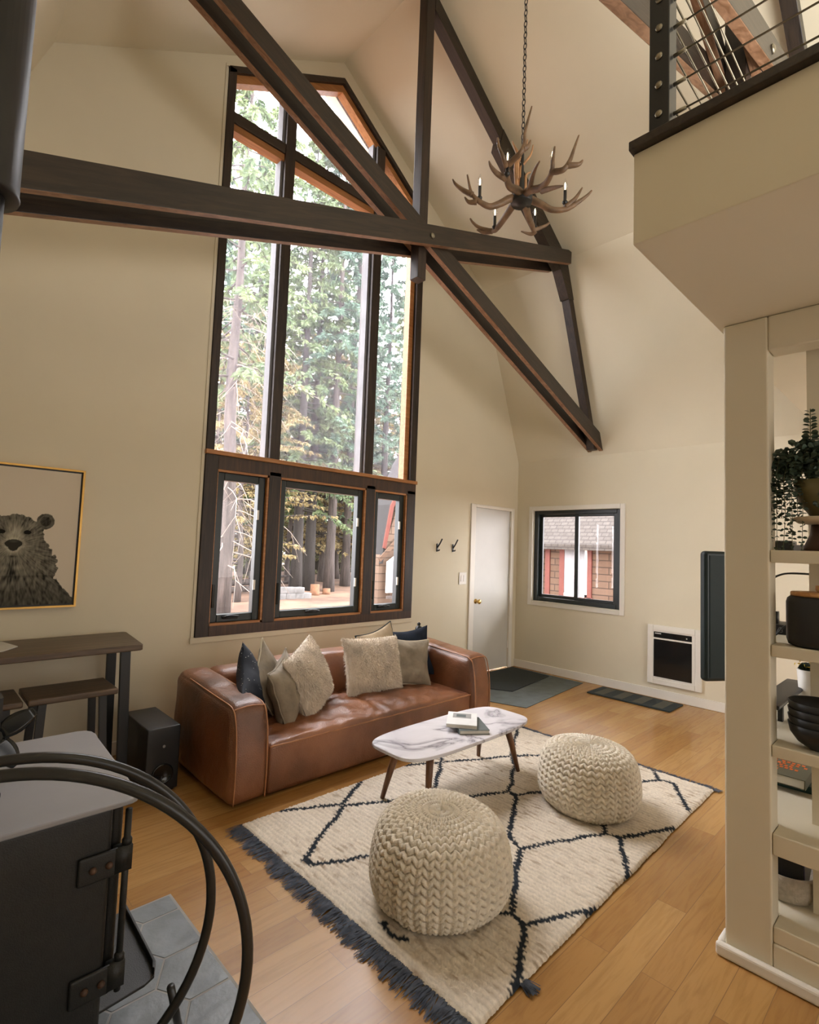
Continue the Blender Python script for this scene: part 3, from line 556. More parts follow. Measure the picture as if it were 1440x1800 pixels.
for sx,x0_,dirx in ((0,rx0+.006,-1),(1,rx1-.006,1)):
    m = MB()
    for k in range(1000):
        y = ry0+.02+(ry1-ry0-.02)*R.random(); cl = nz(y*16,sx*5)
        l = (R.uniform(.055,.105) if sx==0 else R.uniform(.05,.08))*(1+.25*cl); dy = R.uniform(-.018,.018)+.03*nz(y*11,2)
        w_ = R.uniform(.0014,.0028); x = x0_+dirx*R.uniform(-.004,.002); z0_ = R.uniform(.006,.012)
        pts = [(x,y,z0_),(x+dirx*l*.4,y+dy*.4,R.uniform(.006,.013)),(x+dirx*l,y+dy,R.uniform(.002,.006))]
        m.faces([(pts[0][0],pts[0][1]-w_,pts[0][2]),(pts[0][0],pts[0][1]+w_,pts[0][2]),(pts[1][0],pts[1][1]+w_,pts[1][2]),(pts[1][0],pts[1][1]-w_,pts[1][2]),(pts[2][0],pts[2][1]+w_*.7,pts[2][2]),(pts[2][0],pts[2][1]-w_*.7,pts[2][2])],[(0,1,2,3),(3,2,4,5)])
    m.build('fringe','fringe',rg,recalc=False)
m = MB()
for k in range(60):
    x,y = 1.665+R.uniform(-.02,.02), 1.075+R.uniform(-.004,.004); e = (x+R.uniform(-.02,.02), y-R.uniform(.03,.055)); w_=.002
    m.faces([(x-w_,y,.012),(x+w_,y,.012),(e[0]+w_,e[1],R.uniform(.003,.01)),(e[0]-w_,e[1],R.uniform(.003,.01))],[(0,1,2,3)])
m.build('edge_tassel','fringe',rg,recalc=False)
# ================================================================== POUFS
def pouf(label, c, r, h, ph, tilt):
    root = thing('knitted_pouf',label,'pouf',c,'knitted poufs on the rug'); cx,cy,cz = c
    prof = [(0.0,1.0),(.30,1.0),(.55,.985),(.74,.94),(.86,.86),(.93,.75),(.975,.60),(1.0,.42),(.99,.27),(.94,.15),(.84,.05),(.68,.0),(.35,0.0),(0,0)]
    Q = smooth_path([(a,b,0) for a,b in prof],8); cum=[0]
    for a,b in zip(Q,Q[1:]): cum.append(cum[-1]+math.hypot((b.x-a.x)*r,(b.y-a.y)*h))
    tot = cum[-1]
    def at(s_):
        s_ *= tot
        for i in range(len(cum)-1):
            if cum[i+1] >= s_:
                t = (s_-cum[i])/max(1e-9,cum[i+1]-cum[i]); return Q[i].lerp(Q[i+1],t)
        return Q[-1]
    NU, NV = 380, 300; rows = tot/.031; stc = 38
    S_ = [at(j/(NV-1)) for j in range(NV)]
    def fn(u,v):
        j = round(v*(NV-1)); q = S_[j]; q2 = S_[min(NV-1,j+1)]; q1 = S_[max(0,j-1)]
        tx,tz = (q2.x-q1.x)*r,(q2.y-q1.y)*h; L = math.hypot(tx,tz) or 1; nx,nzz = -tz/L, tx/L
        if nx*q.x<0 and q.x>.05: nx,nzz=-nx,-nzz
        if q.x<.05: nx,nzz = 0,(1 if v<.5 else -1)
        elif v<.35 and nzz<0: nx,nzz=-nx,-nzz
        ang = 2*math.pi*u
        tri = abs(((u*stc)%1)*2-1)
        vv = v*rows + .55*tri
        f = (vv%1)*2-1; rope = math.sqrt(max(0,1-f*f))
        cell = abs(((u*stc*2)%1)*2-1)
        hgt = rope*(.78+.22*(1-cell**2))
        amp = .022*min(1,q.x/.25+.25)
        seam = 1-.035*math.exp(-((((ang-2.2+math.pi)%(2*math.pi))-math.pi)/.10)**2)
        lump = 1+.02*math.sin(3*ang+ph)+.012*nz(math.cos(ang)*2,math.sin(ang)*2,v*3+ph)
        rr = q.x*r*lump*seam + nx*amp*(hgt-.5); zz = q.y*h*(1+.03*math.sin(ang+ph)*q.x) + nzz*amp*(hgt-.5)
        zz = max(zz,.0)
        p = Vector((rr*math.cos(ang+ph),rr*math.sin(ang+ph),zz)); 
        return Vector((cx+p.x,cy+p.y,cz+p.z+tilt*p.x*min(1,p.z*4)))
    m = MB(); m.grid(fn,NU,NV,True); m.build('knit_cover','knit',root,True,recalc=True)
pouf('large cream knitted pouf at the near end of the rug',(1.765,1.575,.0195),.295,.345,1.0,.02)
pouf('cream knitted pouf with a side seam beside the coffee table',(3.045,1.545,.0195),.285,.345,2.0,-.02)
# ================================================================== MATS
def flatmat(name,label,poly,z,t,mt,cat='mat',par=None):
    m = MB(); m.prism([(x,y,z) for x,y in poly],(0,0,t)); o = m.build(name,mt,par,bevel=min(.004,t*.4)); return tag(o,label,cat)
flatmat('entry_mat','large grey slate-toned mat on the floor inside the door',[(4.60,4.01),(5.80,4.01),(5.79,3.03),(4.42,2.89),(4.25,3.4)],.0005,.006,'matg')
flatmat('doormat','charcoal rubber doormat lying on the grey mat by the door',[(5.0,4.00),(5.77,3.985),(5.72,3.43),(4.78,3.30),(4.62,3.6)],.0068,.008,'matd')
sm = thing('striped_mat','dark bath-style mat with olive stripes under the side window','mat',(5.6,2.38,0))
m = MB(); m.rbox(5.43,5.80,1.95,2.80,.0008,.014,.006,10); m.build('mat_pad','matd',sm,True)
for k in range(4):
    m = MB(); y_ = 2.03+.2*k; m.box(5.46,5.77,y_,y_+.10,.0138,.0150); m.build('stripe','stripe2',sm)
# ================================================================== WOOD STOVE
m = MB(); m.box(-.28,.915,.95,2.298,.0005,.0283,0)
def hexclip(cx,cy,w=.128,h=.218):
    P = [(cx-w/2,cy+h/2),(cx+w/2,cy+h/2),(cx+w,cy),(cx+w/2,cy-h/2),(cx-w/2,cy-h/2),(cx-w,cy)]
    def clip(P,ax,lim,sg):
        out=[]
        for i in range(len(P)):
            a,b=P[i],P[(i+1)%len(P)]; ia=(a[ax]-lim)*sg<=0; ib=(b[ax]-lim)*sg<=0
            if ia: out.append(a)
            if ia!=ib:
                t=(lim-a[ax])/(b[ax]-a[ax]); out.append((a[0]+(b[0]-a[0])*t,a[1]+(b[1]-a[1])*t))
        return out
    for ax,lim,sg in ((0,.905,1),(0,-.27,-1),(1,2.288,1),(1,.96,-1)):
        P = clip(P,ax,lim,sg)
        if len(P)<3: return None
    return P
for i in range(-7,3):
    for j in range(-7,4):
        cx = .838+.197*i; cy = 2.072+.226*j-(.113 if i%2 else 0)
        P = hexclip(cx,cy)
        if P: m.prism([(x,y,.022) for x,y in P],(0,0,.008),1)
hp = m.build('hearth_pad',['grout','slate'],bevel=.0015); tag(hp,'hearth pad of dark hexagon slate tiles under the wood stove','hearth')
st = thing('wood_stove','black iron wood stove with grey top plate','stove',(.1,1.87,.03))
m = MB(); m.rbox(-.24,.465,1.572,2.17,.16,.785,.018,6); m.build('firebox','stove',st,True)
m = MB()
tp = [(-.27,1.545),(.47,1.545),(.50,1.548),(.515,1.556),(.522,1.575),(.53,1.70),(.546,2.09),(.55,2.13),(.545,2.165),(.53,2.188),(.505,2.197),(-.27,2.21)]
m.prism([(x,y,.786) for x,y in tp],(0,0,.014)); m.build('top_plate','stovetop',st,bevel=.004,seg=3)
for x,y in ((-.18,1.66),(.40,1.66),(-.18,2.08),(.40,2.08)):
    m = MB(); m.tube([(x,y,.0305),(x,y,.161)],[.022,.03],12); m.build('leg','stove',st,True)
dr = MB(); dr.rbox(.466,.497,1.60,2.14,.29,.765,.012,4); dr = dr.build('door','stove',st,True)
m = MB(); m.box(.4975,.500,1.68,2.06,.38,.70); m.build('door_glass','blackg',dr)
m = MB(); m.tube(smooth_path([(.497,2.09,.62),(.54,2.09,.62),(.55,2.10,.58),(.55,2.10,.48)],4),.009,8); m.build('door_handle','black',dr,True)
for z in (.64,.345):
    h = MB(); h.rbox(.385,.478,1.560,1.5715,z-.035,z+.035,.006,3); h.box(.470,.512,1.560,1.585,z-.03,z+.034); hg = h.build('hinge','stove',st,True)
    for x in (.418,.456):
        m = MB(); m.lathe([(.009,0),(.009,.005),(.004,.011)],(x,1.560,z+.0),10,0,(0,-1,0)); m.build('bolt','brownp',hg,True)
    m = MB(); m.lathe([(.013,0),(.013,.012),(.008,.02)],(.500,1.573,z+.034),12); m.build('hinge_pin','stove',hg,True)
m = MB(); m.cyl((.500,1.573,.30),(.500,1.573,.765),.0085,10); m.build('hinge_rod','stove',st,True)
m = MB(); m.prism([(x,y,.205) for x,y in ((.466,1.64),(.60,1.655),(.632,1.67),(.645,1.70),(.655,2.02),(.466,2.03))],(0,0,.008)); m.prism([(x,y,.213) for x,y in ((.632,1.672),(.645,1.70),(.655,2.02),(.647,2.02),(.637,1.705),(.628,1.68))],(0,0,.02)); m.build('ash_lip','stove',st,bevel=.002)
sp = thing('stove_pipe','black stove pipe with a wider upper sleeve','stove pipe',(.08,1.90,.80))
m = MB(); m.cyl((.08,1.90,.8005),(.08,1.90,2.50),.07,36); m.build('lower_pipe','soft',sp,True)
m = MB(); m.lathe([(.073,2.455),(.103,2.455),(.106,2.465),(.103,2.475),(.103,3.28)],(.08,1.90,0),40); m.build('upper_sleeve','soft',sp,True)
fn = thing('stove_fan','small black heat-powered fan on the stove top','fan',(.20,1.80,.8005))
m = MB(); m.box(.14,.24,1.76,1.84,.8005,.815); m.box(.17,.21,1.785,1.815,.815,.93); m.build('fan_base','black',fn,bevel=.003)
m = MB(); m.box(.15,.23,1.77,1.83,.93,1.06)
for k in range(5): m.box(.15+.017*k,.158+.017*k,1.755,1.845,.95,1.062)
m.build('cooling_fins','black',fn)
m = MB(); m.cyl((.215,1.745,.965),(.215,1.775,.965),.017,14); m.build('hub','black',fn,True)
for k in range(4):
    a0 = .55+k*math.pi/2; m = MB()
    def bl(u,v,a0=a0):
        rr = .015+.085*u; w_ = .020+.032*math.sin(math.pi*min(1,.15+u*.85)); a = (v-.5)*w_
        ca,sa = math.cos(a0),math.sin(a0); return Vector((.215+ca*rr-sa*a, 1.755+.25*a, .965+sa*rr+ca*a))
    m.grid(bl,8,6); o = m.build('blade','blackg',fn,True); o.modifiers.new('s','SOLIDIFY').thickness=.0015
# ------------------------------------------------------------------ log hoop
lh = thing('log_rack','round black tubular hoop rack in front of the wood stove','log rack',(.22,1.30,.03))
for C,az,tl in (((.205,1.234,.634),1.084,.071),((.211,1.414,.602),1.307,.071)):
    n_ = Vector((math.cos(az)*math.cos(tl),math.sin(az)*math.cos(tl),math.sin(tl))); a = Vector((0,0,1)).cross(n_).normalized(); b = n_.cross(a)
    m = MB(); m.tube([Vector(C)+(a*math.cos(t)+b*math.sin(t))*.423 for t in [2*math.pi*i/96 for i in range(96)]],.0115,12,closed=True); m.build('hoop','rubber',lh,True)
m = MB(); m.cyl((.634,1.551,.25),(.70,1.612,.0305),.011,12); m.build('stand_rod','rubber',lh,True)
for x,y in ((.06,1.27),(.36,1.14),(.06,1.46),(.36,1.36)):
    m = MB(); m.cyl((x,y,.245),(x,y,.0305),.009,10); m.build('foot','rubber',lh,True)
# ================================================================== BAR TABLE, STOOLS
bt = thing('bar_table','narrow walnut bar table on black flat legs along the window wall','table',(.45,3.73,0))
m = MB(); m.prism([(-.2,3.45,.81),(1.105,3.462,.81),(1.12,3.475,.81),(1.165,3.965,.81),(1.15,3.985,.81),(-.2,3.985,.81)],(0,0,.037)); m.build('table_top','tabletop',bt,bevel=.006)
for (x,y),(x2,y2) in (((1.035,3.52),(1.055,3.50)),((1.07,3.93),(1.09,3.95)),((-.12,3.52),(-.14,3.50)),((-.12,3.93),(-.14,3.95))):
    m = MB(); m.bar((x,y,.8095),(x2,y2,.001),.055,.028,(0,1,0)); m.build('leg','black',bt,bevel=.002)
for i,(xa,xb,lab) in enumerate(((.545,.975,'walnut bar stool tucked under the right end of the bar table'),(.085,.525,'walnut bar stool under the bar table, farther from the subwoofer'))):
    s_ = thing('bar_stool',lab,'stool',((xa+xb)/2,3.54,0),'bar stools under the table')
    m = MB(); m.box(xa,xb,3.39,3.70,.588,.622); m.build('seat','tabletop',s_,bevel=.008,seg=3)
    for x,dx in ((xa+.07,-.05),(xb-.07,.05)):
        for y,dy in ((3.43,-.02),(3.66,.02)):
            m = MB(); m.bar((x,y,.5879),(x+dx*.55,y+dy,.001),.04,.022,(0,1,0)); m.build('leg','black',s_,bevel=.002)
    m = MB(); m.box(xa+.045,xb-.045,3.53,3.555,.16,.18); m.build('footrest','black',s_)
mg = thing('magazine','open white magazine lying on the bar table','magazine',(.40,3.75,.848))
m = MB(); m.prism([(.20,3.58,.8475),(.45,3.62,.8475),(.53,3.73,.8475),(.48,3.93,.8475),(.22,3.90,.8475)],(0,0,.006)); m.build('pages','whitep',mg,bevel=.002)
m = MB(); m.prism([(.30,3.70,.8536),(.42,3.72,.8536),(.44,3.86,.8536),(.32,3.86,.8536)],(0,0,.0005)); m.build('printed_photo','greyp',mg)
sw = thing('subwoofer','black floor subwoofer beside the left sofa arm','speaker',(1.2,3.5,0))
m = MB(); m.rbox(1.115,1.305,3.28,3.72,.012,.38,.008,4); m.build('cabinet','soft',sw,True)
m = MB(); m.lathe([(.060,0),(.062,.004),(.050,.006),(.044,-.02),(.0,-.06)],(1.212,3.279,.11),28,0,(0,-1,0)); m.build('port','blackg',sw,True)
m = MB(); m.lathe([(.009,0),(.009,.002),(.003,.003)],(1.212,3.279,.27),16,0,(0,-1,0)); m.build('badge','greyp',sw,True)
for x in (1.14,1.28):
    for y in (3.31,3.69):
        m = MB(); m.cyl((x,y,.0005),(x,y,.0125),.015,10); m.build('foot','soft',sw)
# ================================================================== BEAR PICTURE
fp = thing('framed_picture','gold framed black and white print of a bear above the bar table','picture',(.51,YB,1.47))
px0,px1,pz0,pz1 = .165,.858,1.03,1.922; yb_ = YB-.0015
m = MB(); e=.012
for q in ((px0,px0+e,pz0,pz1),(px1-e,px1,pz0,pz1),(px0+e,px1-e,pz1-e,pz1),(px0+e,px1-e,pz0,pz0+e)): m.box(q[0],q[1],YB-.045,yb_,q[2],q[3])
m.build('frame','gold',fp)
m = MB(); m.box(px0+e,px1-e,YB-.02,yb_,pz0+e,pz1-e); m.build('shadow_gap','black',fp)
g = e+.010
m = MB(); m.grid(lambda u,v: Vector((px0+g+(px1-px0-2*g)*u, YB-.034, pz0+g+(pz1-pz0-2*g)*v)),230,300); m.box(px0+g,px1-g,YB-.0335,YB-.021,pz0+g,pz1-g)
cv = m.build('canvas','bear',fp)
def sst(a,b,x): t=max(0,min(1,(x-a)/(b-a))); return t*t*(3-2*t)
def bearc(p):
    x,z = p.x-.505,p.z
    bgc = .66
    ax = abs(x)
    rag = .008*nz(p.x*60,p.z*60,3)+.006*nz(p.x*25,p.z*25,1)
    def ell(cx,cz,rx,rz): return math.hypot((x-cx)/rx,(z-cz)/rz)
    head = min(ell(0,1.47,.155,.14),ell(0,1.36,.205,.145),ell(0,1.30,.235,.15))
    ear = min(ell(.155,1.575,.048,.05),ell(-.155,1.575,.048,.05))
    body = 0 if (z < 1.20 and ax < .235+ (1.20-z)*.9) else 9
    if z < 1.32 and ax < .22+(1.32-z)*.25: body = 0
    ins = head < 1+rag*8 or ear < 1+rag*8 or (body==0 and ax < .225+max(0,1.22-z)*.8+rag*2)
    if not ins: c = bgc+.012*nz(p.x*3,p.z*3); return (c*.98,c*.87,c*.70)
    ang = math.atan2(z-1.42,x); rad = math.hypot(x,z-1.42)
    fur = nz(ang*14,rad*18,2)*.5+nz(ang*34,rad*26,7)*.5+nz(p.x*90,p.z*30,4)*.45
    v = .125+.19*fur
    if ear < 1+rag*8 and head > 1: v = .10+.07*fur-(.06 if ear<.6 else 0)
    v += .10*sst(.15,.0,rad)*.6
    if ell(0,1.36,.15,.22)<1: v += .03
    mz = math.hypot(x/.055,(z-1.475)/.115)
    v += .20*max(0,1-mz)**.8*(1+.3*fur)
    v += .10*max(0,1-ell(0,1.40,.085,.05))
    ns = min(ell(0,1.430,.044,.026),ell(0,1.412,.026,.026)); v += .10*max(0,1-abs(ns-1.25)*3)
    if ns < 1: v = .03+.05*max(0,1-ell(0,1.445,.03,.012))
    for s_ in (-1,1):
        q = ell(.065*s_,1.502,.020,.013); v -= .25 if q<1 else .08*max(0,1-q/2.4)
        v += .05*max(0,1-ell(.10*s_,1.555,.06,.03))
        v += .16*max(0,1-ell(.035*s_,1.283,.03,.022))
    v -= .12*max(0,1-ell(0,1.352,.035,.010)) + .13*max(0,1-ell(0,1.27,.035,.10))
    v *= .55+.45*sst(1.05,1.30,z)
    if z < 1.235: v -= .05*max(0,1-abs(z-1.225-.05*ax)/.03)
    v = max(.008,v*1.0); return (v*1.0,v*.93,v*.72)
setcol(cv,bearc)
# ================================================================== WALL ITEMS
for x,lab in ((4.335,'black wall hook nearer the tall window'),(4.60,'black wall hook nearer the door')):
    h = thing('wall_hook',lab,'hook',(x,YB,1.5),'wall hooks beside the door')
    m = MB(); m.box(x-.012,x+.012,YB-.010,YB-.0015,1.455,1.545); m.build('back_plate','black',h,bevel=.002)
    m = MB(); m.tube([(x,YB-.008,1.50),(x+.01,YB-.035,1.545),(x+.02,YB-.06,1.60)],.008,8); m.tube([(x,YB-.008,1.47),(x+.004,YB-.03,1.468),(x+.006,YB-.038,1.48)],.007,8); m.build('prong','black',h,True)
ls = thing('light_switch','white double light switch beside the door frame','switch',(4.79,YB,1.15))
m = MB(); m.box(4.725,4.855,YB-.008,YB-.0015,1.08,1.22); m.build('plate','trimw',ls,bevel=.003)
for x in (4.755,4.80):
    m = MB(); m.box(x,x+.026,YB-.012,YB-.008,1.115,1.185); m.build('rocker','white',ls,bevel=.001)
ht = thing('wall_heater','white framed wall heater with dark glass low on the side wall','heater',(XR,2.07,.44))
m = MB()
for a,b,c,d,t in ((1.80,1.86,.15,.765,.035),(2.27,2.33,.15,.765,.035),(1.86,2.27,.705,.765,.035),(1.86,2.27,.15,.205,.035)): m.box(XR-t,XR-.0015,a,b,c,d)
m.build('outer_frame','trimw',ht,bevel=.008,seg=3)
m = MB()
for a,b,c,d in ((1.86,1.888,.205,.705),(2.268,2.27,.205,.705),(1.888,2.268,.695,.705),(1.888,2.268,.205,.225),(1.888,2.268,.618,.634)): m.box(XR-.03,XR-.0015,a,b,c,d)
m.build('inner_frame','white',ht)
m = MB(); m.box(XR-.022,XR-.0015,1.888,2.268,.634,.695); m.build('control_panel','blackg',ht)
m = MB(); m.box(XR-.022,XR-.0015,1.888,2.268,.225,.618); m.build('glass_front','blackg',ht)
m = MB()
for k in range(5): m.box(XR-.0235,XR-.022,2.245-.013*k,2.254-.013*k,.672,.684)
m.build('printed_badge','whitep',ht)
m = MB(); m.lathe([(.007,0),(.006,.003),(.001,.004)],(XR-.022,1.94,.66),12,0,(-1,0,0)); m.build('indicator','white',ht,True)
tv = thing('television','dark flat television on a slim stand, its edge showing beside the shelf post','television',(4.19,1.066,0))
p0,p1 = Vector((3.98,1.197,0)),Vector((4.40,.935,0)); dr_ = (p1-p0).normalized(); nn = Vector((dr_.y,-dr_.x,0))
if nn.x>0: nn=-nn
def tvb(m,a,b,d0,d1,z0,z1):
    m.prism([p0+dr_*a+nn*d0+Vector((0,0,z0)),p0+dr_*b+nn*d0+Vector((0,0,z0)),p0+dr_*b+nn*d1+Vector((0,0,z0)),p0+dr_*a+nn*d1+Vector((0,0,z0))],(0,0,z1-z0))
L_ = (p1-p0).length
m = MB(); tvb(m,0,L_,-.065,.0,.66,1.545); m.build('housing','tvb',tv,bevel=.026,seg=5)
m = MB(); tvb(m,.03,L_-.012,.0002,.004,.69,1.515); m.build('screen','tvs',tv)
m = MB(); m.cyl((4.22,1.04,.02),(4.22,1.04,.66),.02,14); m.lathe([(.085,.0005),(.085,.012),(.02,.022)],(4.22,1.04,0),24); m.build('stand','black',tv,True)
# ================================================================== SHELF THINGS
pd = thing('pedestal_planter','cream pedestal dish planter on the top shelf holding the trailing plant','planter',(2.46,.34,1.537))
m = MB(); m.lathe([(.07,1.538),(.066,1.56),(.05,1.60),(.045,1.636),(0,1.636)],(2.47,.335,0),32); m.build('foot','brownp',pd,True)
m = MB(); m.lathe([(.045,1.6365),(.085,1.642),(.11,1.660),(.098,1.664),(.06,1.656),(0,1.655)],(2.47,.335,0),36); m.build('dish','cream',pd,True)
m = MB(); m.lathe([(.035,1.6565),(.05,1.672),(.085,1.72),(.10,1.80),(.09,1.80),(.08,1.78),(0,1.78)],(2.47,.335,0),32); m.build('pot','olive',pd,True)
tp_ = thing('trailing_plant','trailing eucalyptus-like plant hanging from the top shelf','plant',(2.47,.34,1.78))
LM = MB(); SM = MB()
def leaf(p, d, s_, mb=LM):
    d = Vector(d).normalized(); w = d.cross(Vector((R.uniform(-1,1),R.uniform(-1,1),R.uniform(.1,1)))).normalized(); u = w.cross(d)*.12
    mb.faces([p,p+d*s_*.35+w*s_*.36+u*s_,p+d*s_*.75+w*s_*.32+u*s_,p+d*s_,p+d*s_*.75-w*s_*.32+u*s_,p+d*s_*.35-w*s_*.36+u*s_],[(0,1,2,3),(0,3,4,5)])
strands = [(.497,1.56,2.40),(.476,1.515,2.41),(.47,1.66,2.43),(.452,1.50,2.40),(.438,1.60,2.43),(.424,1.515,2.39),(.412,1.65,2.42),(.396,1.54,2.40),(.378,1.71,2.42),(.36,1.78,2.41),(.345,1.70,2.39),(.486,1.70,2.42),(.33,1.6,2.40)]
for y,zb,x in strands:
    zt = R.uniform(1.83,1.90); q = smooth_path([(2.47,.335+.5*(y-.335),1.79),(x+.03,.335+.85*(y-.335),zt+.03),(x,y,zt-.06),(x+R.uniform(-.008,.008),y+R.uniform(-.008,.006),(zt+zb)/2),(x+R.uniform(-.008,.008),y+R.uniform(-.01,.006),zb)],9)
    SM.tube(q,.0012,5)
    for i in range(6,len(q)):
        f = i/len(q)
        for sg in (-1,1):
            a = i*1.3+y*40; leaf(q[i],(math.cos(a)*sg*.6,math.sin(a)*sg*.6+sg*.6,R.uniform(-.35,.15)),R.uniform(.016,.026)*(1.2-.5*f))
for k in range(420):
    a = R.uniform(0,6.28); rr = R.uniform(0,1)**.5; y = .385+.115*rr*math.cos(a); x = 2.45+.06*rr*math.sin(a)
    ztop = 1.945+.25*(.40-y) + (.0 if y<.42 else -.02); z = R.uniform(1.82,ztop); leaf(Vector((x,y,z)),(R.uniform(-1,.5),R.uniform(-1,1),R.uniform(-.5,.6)),R.uniform(.022,.034))
for i in range(9):
    z = 1.95+.0135*i
    for sg in (-1,1): leaf(Vector((2.42,.372,z)),(R.uniform(-.4,.4),sg,R.uniform(0,.4)),.03-.0014*i)
SM.tube([(2.45,.37,1.80),(2.42,.372,1.95),(2.42,.371,2.07)],.0014,5)
SM.build('stem','stem',tp_); LM.build('leaves','green',tp_,recalc=False)
cn = thing('canister','black ceramic canister with bamboo lid on the second shelf','canister',(2.46,.36,1.184))
m = MB(); m.lathe([(.075,1.1845),(.092,1.19),(.098,1.21),(.098,1.345),(.094,1.36),(.085,1.368),(0,1.368)],(2.465,.362,0),40); m.build('jar','soft',cn,True)
m = MB(); m.lathe([(.078,1.3685),(.084,1.37),(.084,1.382),(.08,1.385),(0,1.385)],(2.465,.362,0),40); m.build('lid','wlid',cn,True)
m = MB(); m.lathe([(.012,1.3855),(.018,1.395),(.018,1.41),(0,1.412)],(2.465,.352,0),20); m.build('lid_knob','wlid',cn,True)
for i in range(4):
    z = .8205+.027*i; lab = ['lowest black bowl of the stack on the third shelf','second black bowl from the bottom of the shelf stack','third black bowl from the bottom of the shelf stack','topmost black bowl of the stack on the third shelf'][i]
    m = MB(); m.lathe([(.040,z),(.042,z+.002),(.072,z+.022),(.093,z+.052),(.100,z+.085),(.096,z+.085),(.089,z+.054),(.068,z+.027),(.038,z+.0075),(0,z+.0075)],(2.455,.357,0),40)
    tag(m.build('bowl','soft',None,True),lab,'bowl','black bowls on the third shelf')
bs = thing('raised_stand','low black stand with rounded corners on short legs on the third shelf','stand',(2.95,.57,.82))
m = MB(); m.rbox(2.62,3.28,.515,.615,.888,.906,.009,6); m.build('platform','soft',bs,True)
for x,y in ((2.74,.535),(2.74,.597),(3.22,.535),(3.22,.597)):
    m = MB(); m.box(x-.012,x+.012,y-.009,y+.009,.8205,.888); m.build('leg','black',bs)
fl = thing('flower_pot','white pot of yellow flowers at the far end of the third shelf','plant',(3.12,.525,.82))
m = MB(); m.lathe([(.03,.8205),(.034,.83),(.044,.99),(.040,.99),(.036,.97),(0,.97)],(3.12,.50,0),24); m.build('pot','white',fl,True)
m = MB()
for k in range(26):
    p = Vector((3.12+R.uniform(-.045,.045),.50+R.uniform(-.05,.055),R.uniform(.995,1.045))); m.faces([p+Vector((R.uniform(-.014,.014),R.uniform(-.014,.014),R.uniform(-.012,.012))) for _ in range(4)],[(0,1,2),(0,2,3)])
m.build('petals','yellow',fl); m = MB()
for k in range(26): leaf(Vector((3.12,.50,.98)),(R.uniform(-1,1),R.uniform(-1,1),R.uniform(.2,1)),R.uniform(.04,.06),m)
m.build('leaves','green',fl,recalc=False)
rt = thing('media_box','small black box with coiled cables behind the canister','box',(2.8,.53,1.184))
m = MB(); m.rbox(2.72,2.90,.50,.58,1.1845,1.225,.006,3); m.box(2.76,2.80,.548,.575,1.225,1.275); m.build('box','soft',rt,True)
m = MB()
for k in range(3): m.tube(smooth_path([(2.70,.49+.03*k,1.20),(2.66,.50+.02*k,1.23-.01*k),(2.64,.53,1.19),(2.66,.56,1.188)],5),.003,6)
m.build('cable','black',rt,True)
o = MB(); o.tube(smooth_path([(3.1,.64,1.40),(3.1,.616,1.421),(3.1,.572,1.437),(3.1,.49,1.439),(3.1,.46,1.436)],5),.005,8); o.tube([(3.1,.46,1.436),(3.1,.45,1.489)],.005,8); tag(o.build('lamp_arm','black',None,True),'thin curved black arm under the top shelf, above the canister','arm')
bx_ = MB(); bx_.rbox(2.70,2.80,.482,.548,1.5375,1.583,.004,3); tag(bx_.build('storage_box','soft',None,True),'small black box on the top shelf behind the trailing plant','box')
bx_ = MB(); bx_.rbox(2.70,2.80,.425,.478,1.5375,1.566,.004,3); tag(bx_.build('storage_box','curt',None,True),'low pale blue-grey box beside the small black box on the top shelf','box')
def title(b,bx,t,w,l):
    m = MB(); rows = [(4,2,6),(3,5),(5,2,3),(6,2),(7,)]
    RR = random.Random(3)
    y = l*.43
    for row in rows:
        x = -w*.44
        for wd in row:
            for k in range(wd):
                cw = w*.075; bx(m,x,x+cw*.72,y-l*.055,y,t,t+.0008); 
                x += cw
            x += w*.05
        y -= l*.085
    m.build('cover_title','orangep',b)
    m = MB(); bx(m,-w*.12,w*.06,-l*.18,-l*.10,t,t+.0008); m.build('cover_emblem','orangep',b)
book('hardcover_book','teal hardcover book under the orange-lettered one on the fourth shelf',(2.975,.555,.5055),.20,.30,.030,math.pi/2*0+1.62-math.pi/2-.0,'teal',group='books on the fourth shelf')
# orange-lettered book: letters read from the camera side (towards -X)
b2 = thing('hardcover_book','olive hardcover book with orange cover lettering on the fourth shelf','book',(2.94,.55,.536),'books on the fourth shelf')
m = MB(); m.box(2.815,3.065,.465,.64,.536,.539); m.box(2.815,3.065,.465,.64,.573,.576); m.box(2.815,3.065,.465,.469,.539,.573); m.build('cover','khaki',b2)
m = MB(); m.box(2.818,3.062,.470,.637,.5392,.5728); m.build('page_block','page',b2)
m = MB(); x = 3.045
for row in ((5,),(2,5),(4,2,1),(2,3),(7,)):
    y = .632
    for wd in row:
        for k in range(wd):
            m.box(x-.020,x,y-.0125,y-.0145+.0135,.576,.5768); m.box(x-.020,x-.015,y-.013,y,.576,.5768) if k%2 else m.box(x-.005,x,y-.013,y,.576,.5768); y -= .0185
        y -= .012
    x -= .029
m.build('cover_title','orangep',b2)
m = MB(); m.box(2.865,2.89,.575,.60,.576,.5768); m.build('cover_emblem','orangep',b2)
bk = thing('storage_basket','cream rope basket with dark handle on the bottom shelf','basket',(2.68,.53,.183))
m = MB(); m.lathe([(.075,.1835),(.092,.19),(.104,.22),(.106,.26),(.10,.285),(.095,.285),(.10,.26),(.097,.225),(.08,.197),(0,.195)],(2.64,.50,0),40); m.build('body','basket',bk,True)
m = MB(); m.tube(smooth_path([(2.62,.402,.27),(2.62,.392,.30),(2.635,.388,.318),(2.65,.392,.30),(2.65,.402,.27)],5),.006,8); m.build('handle','brownp',bk,True)
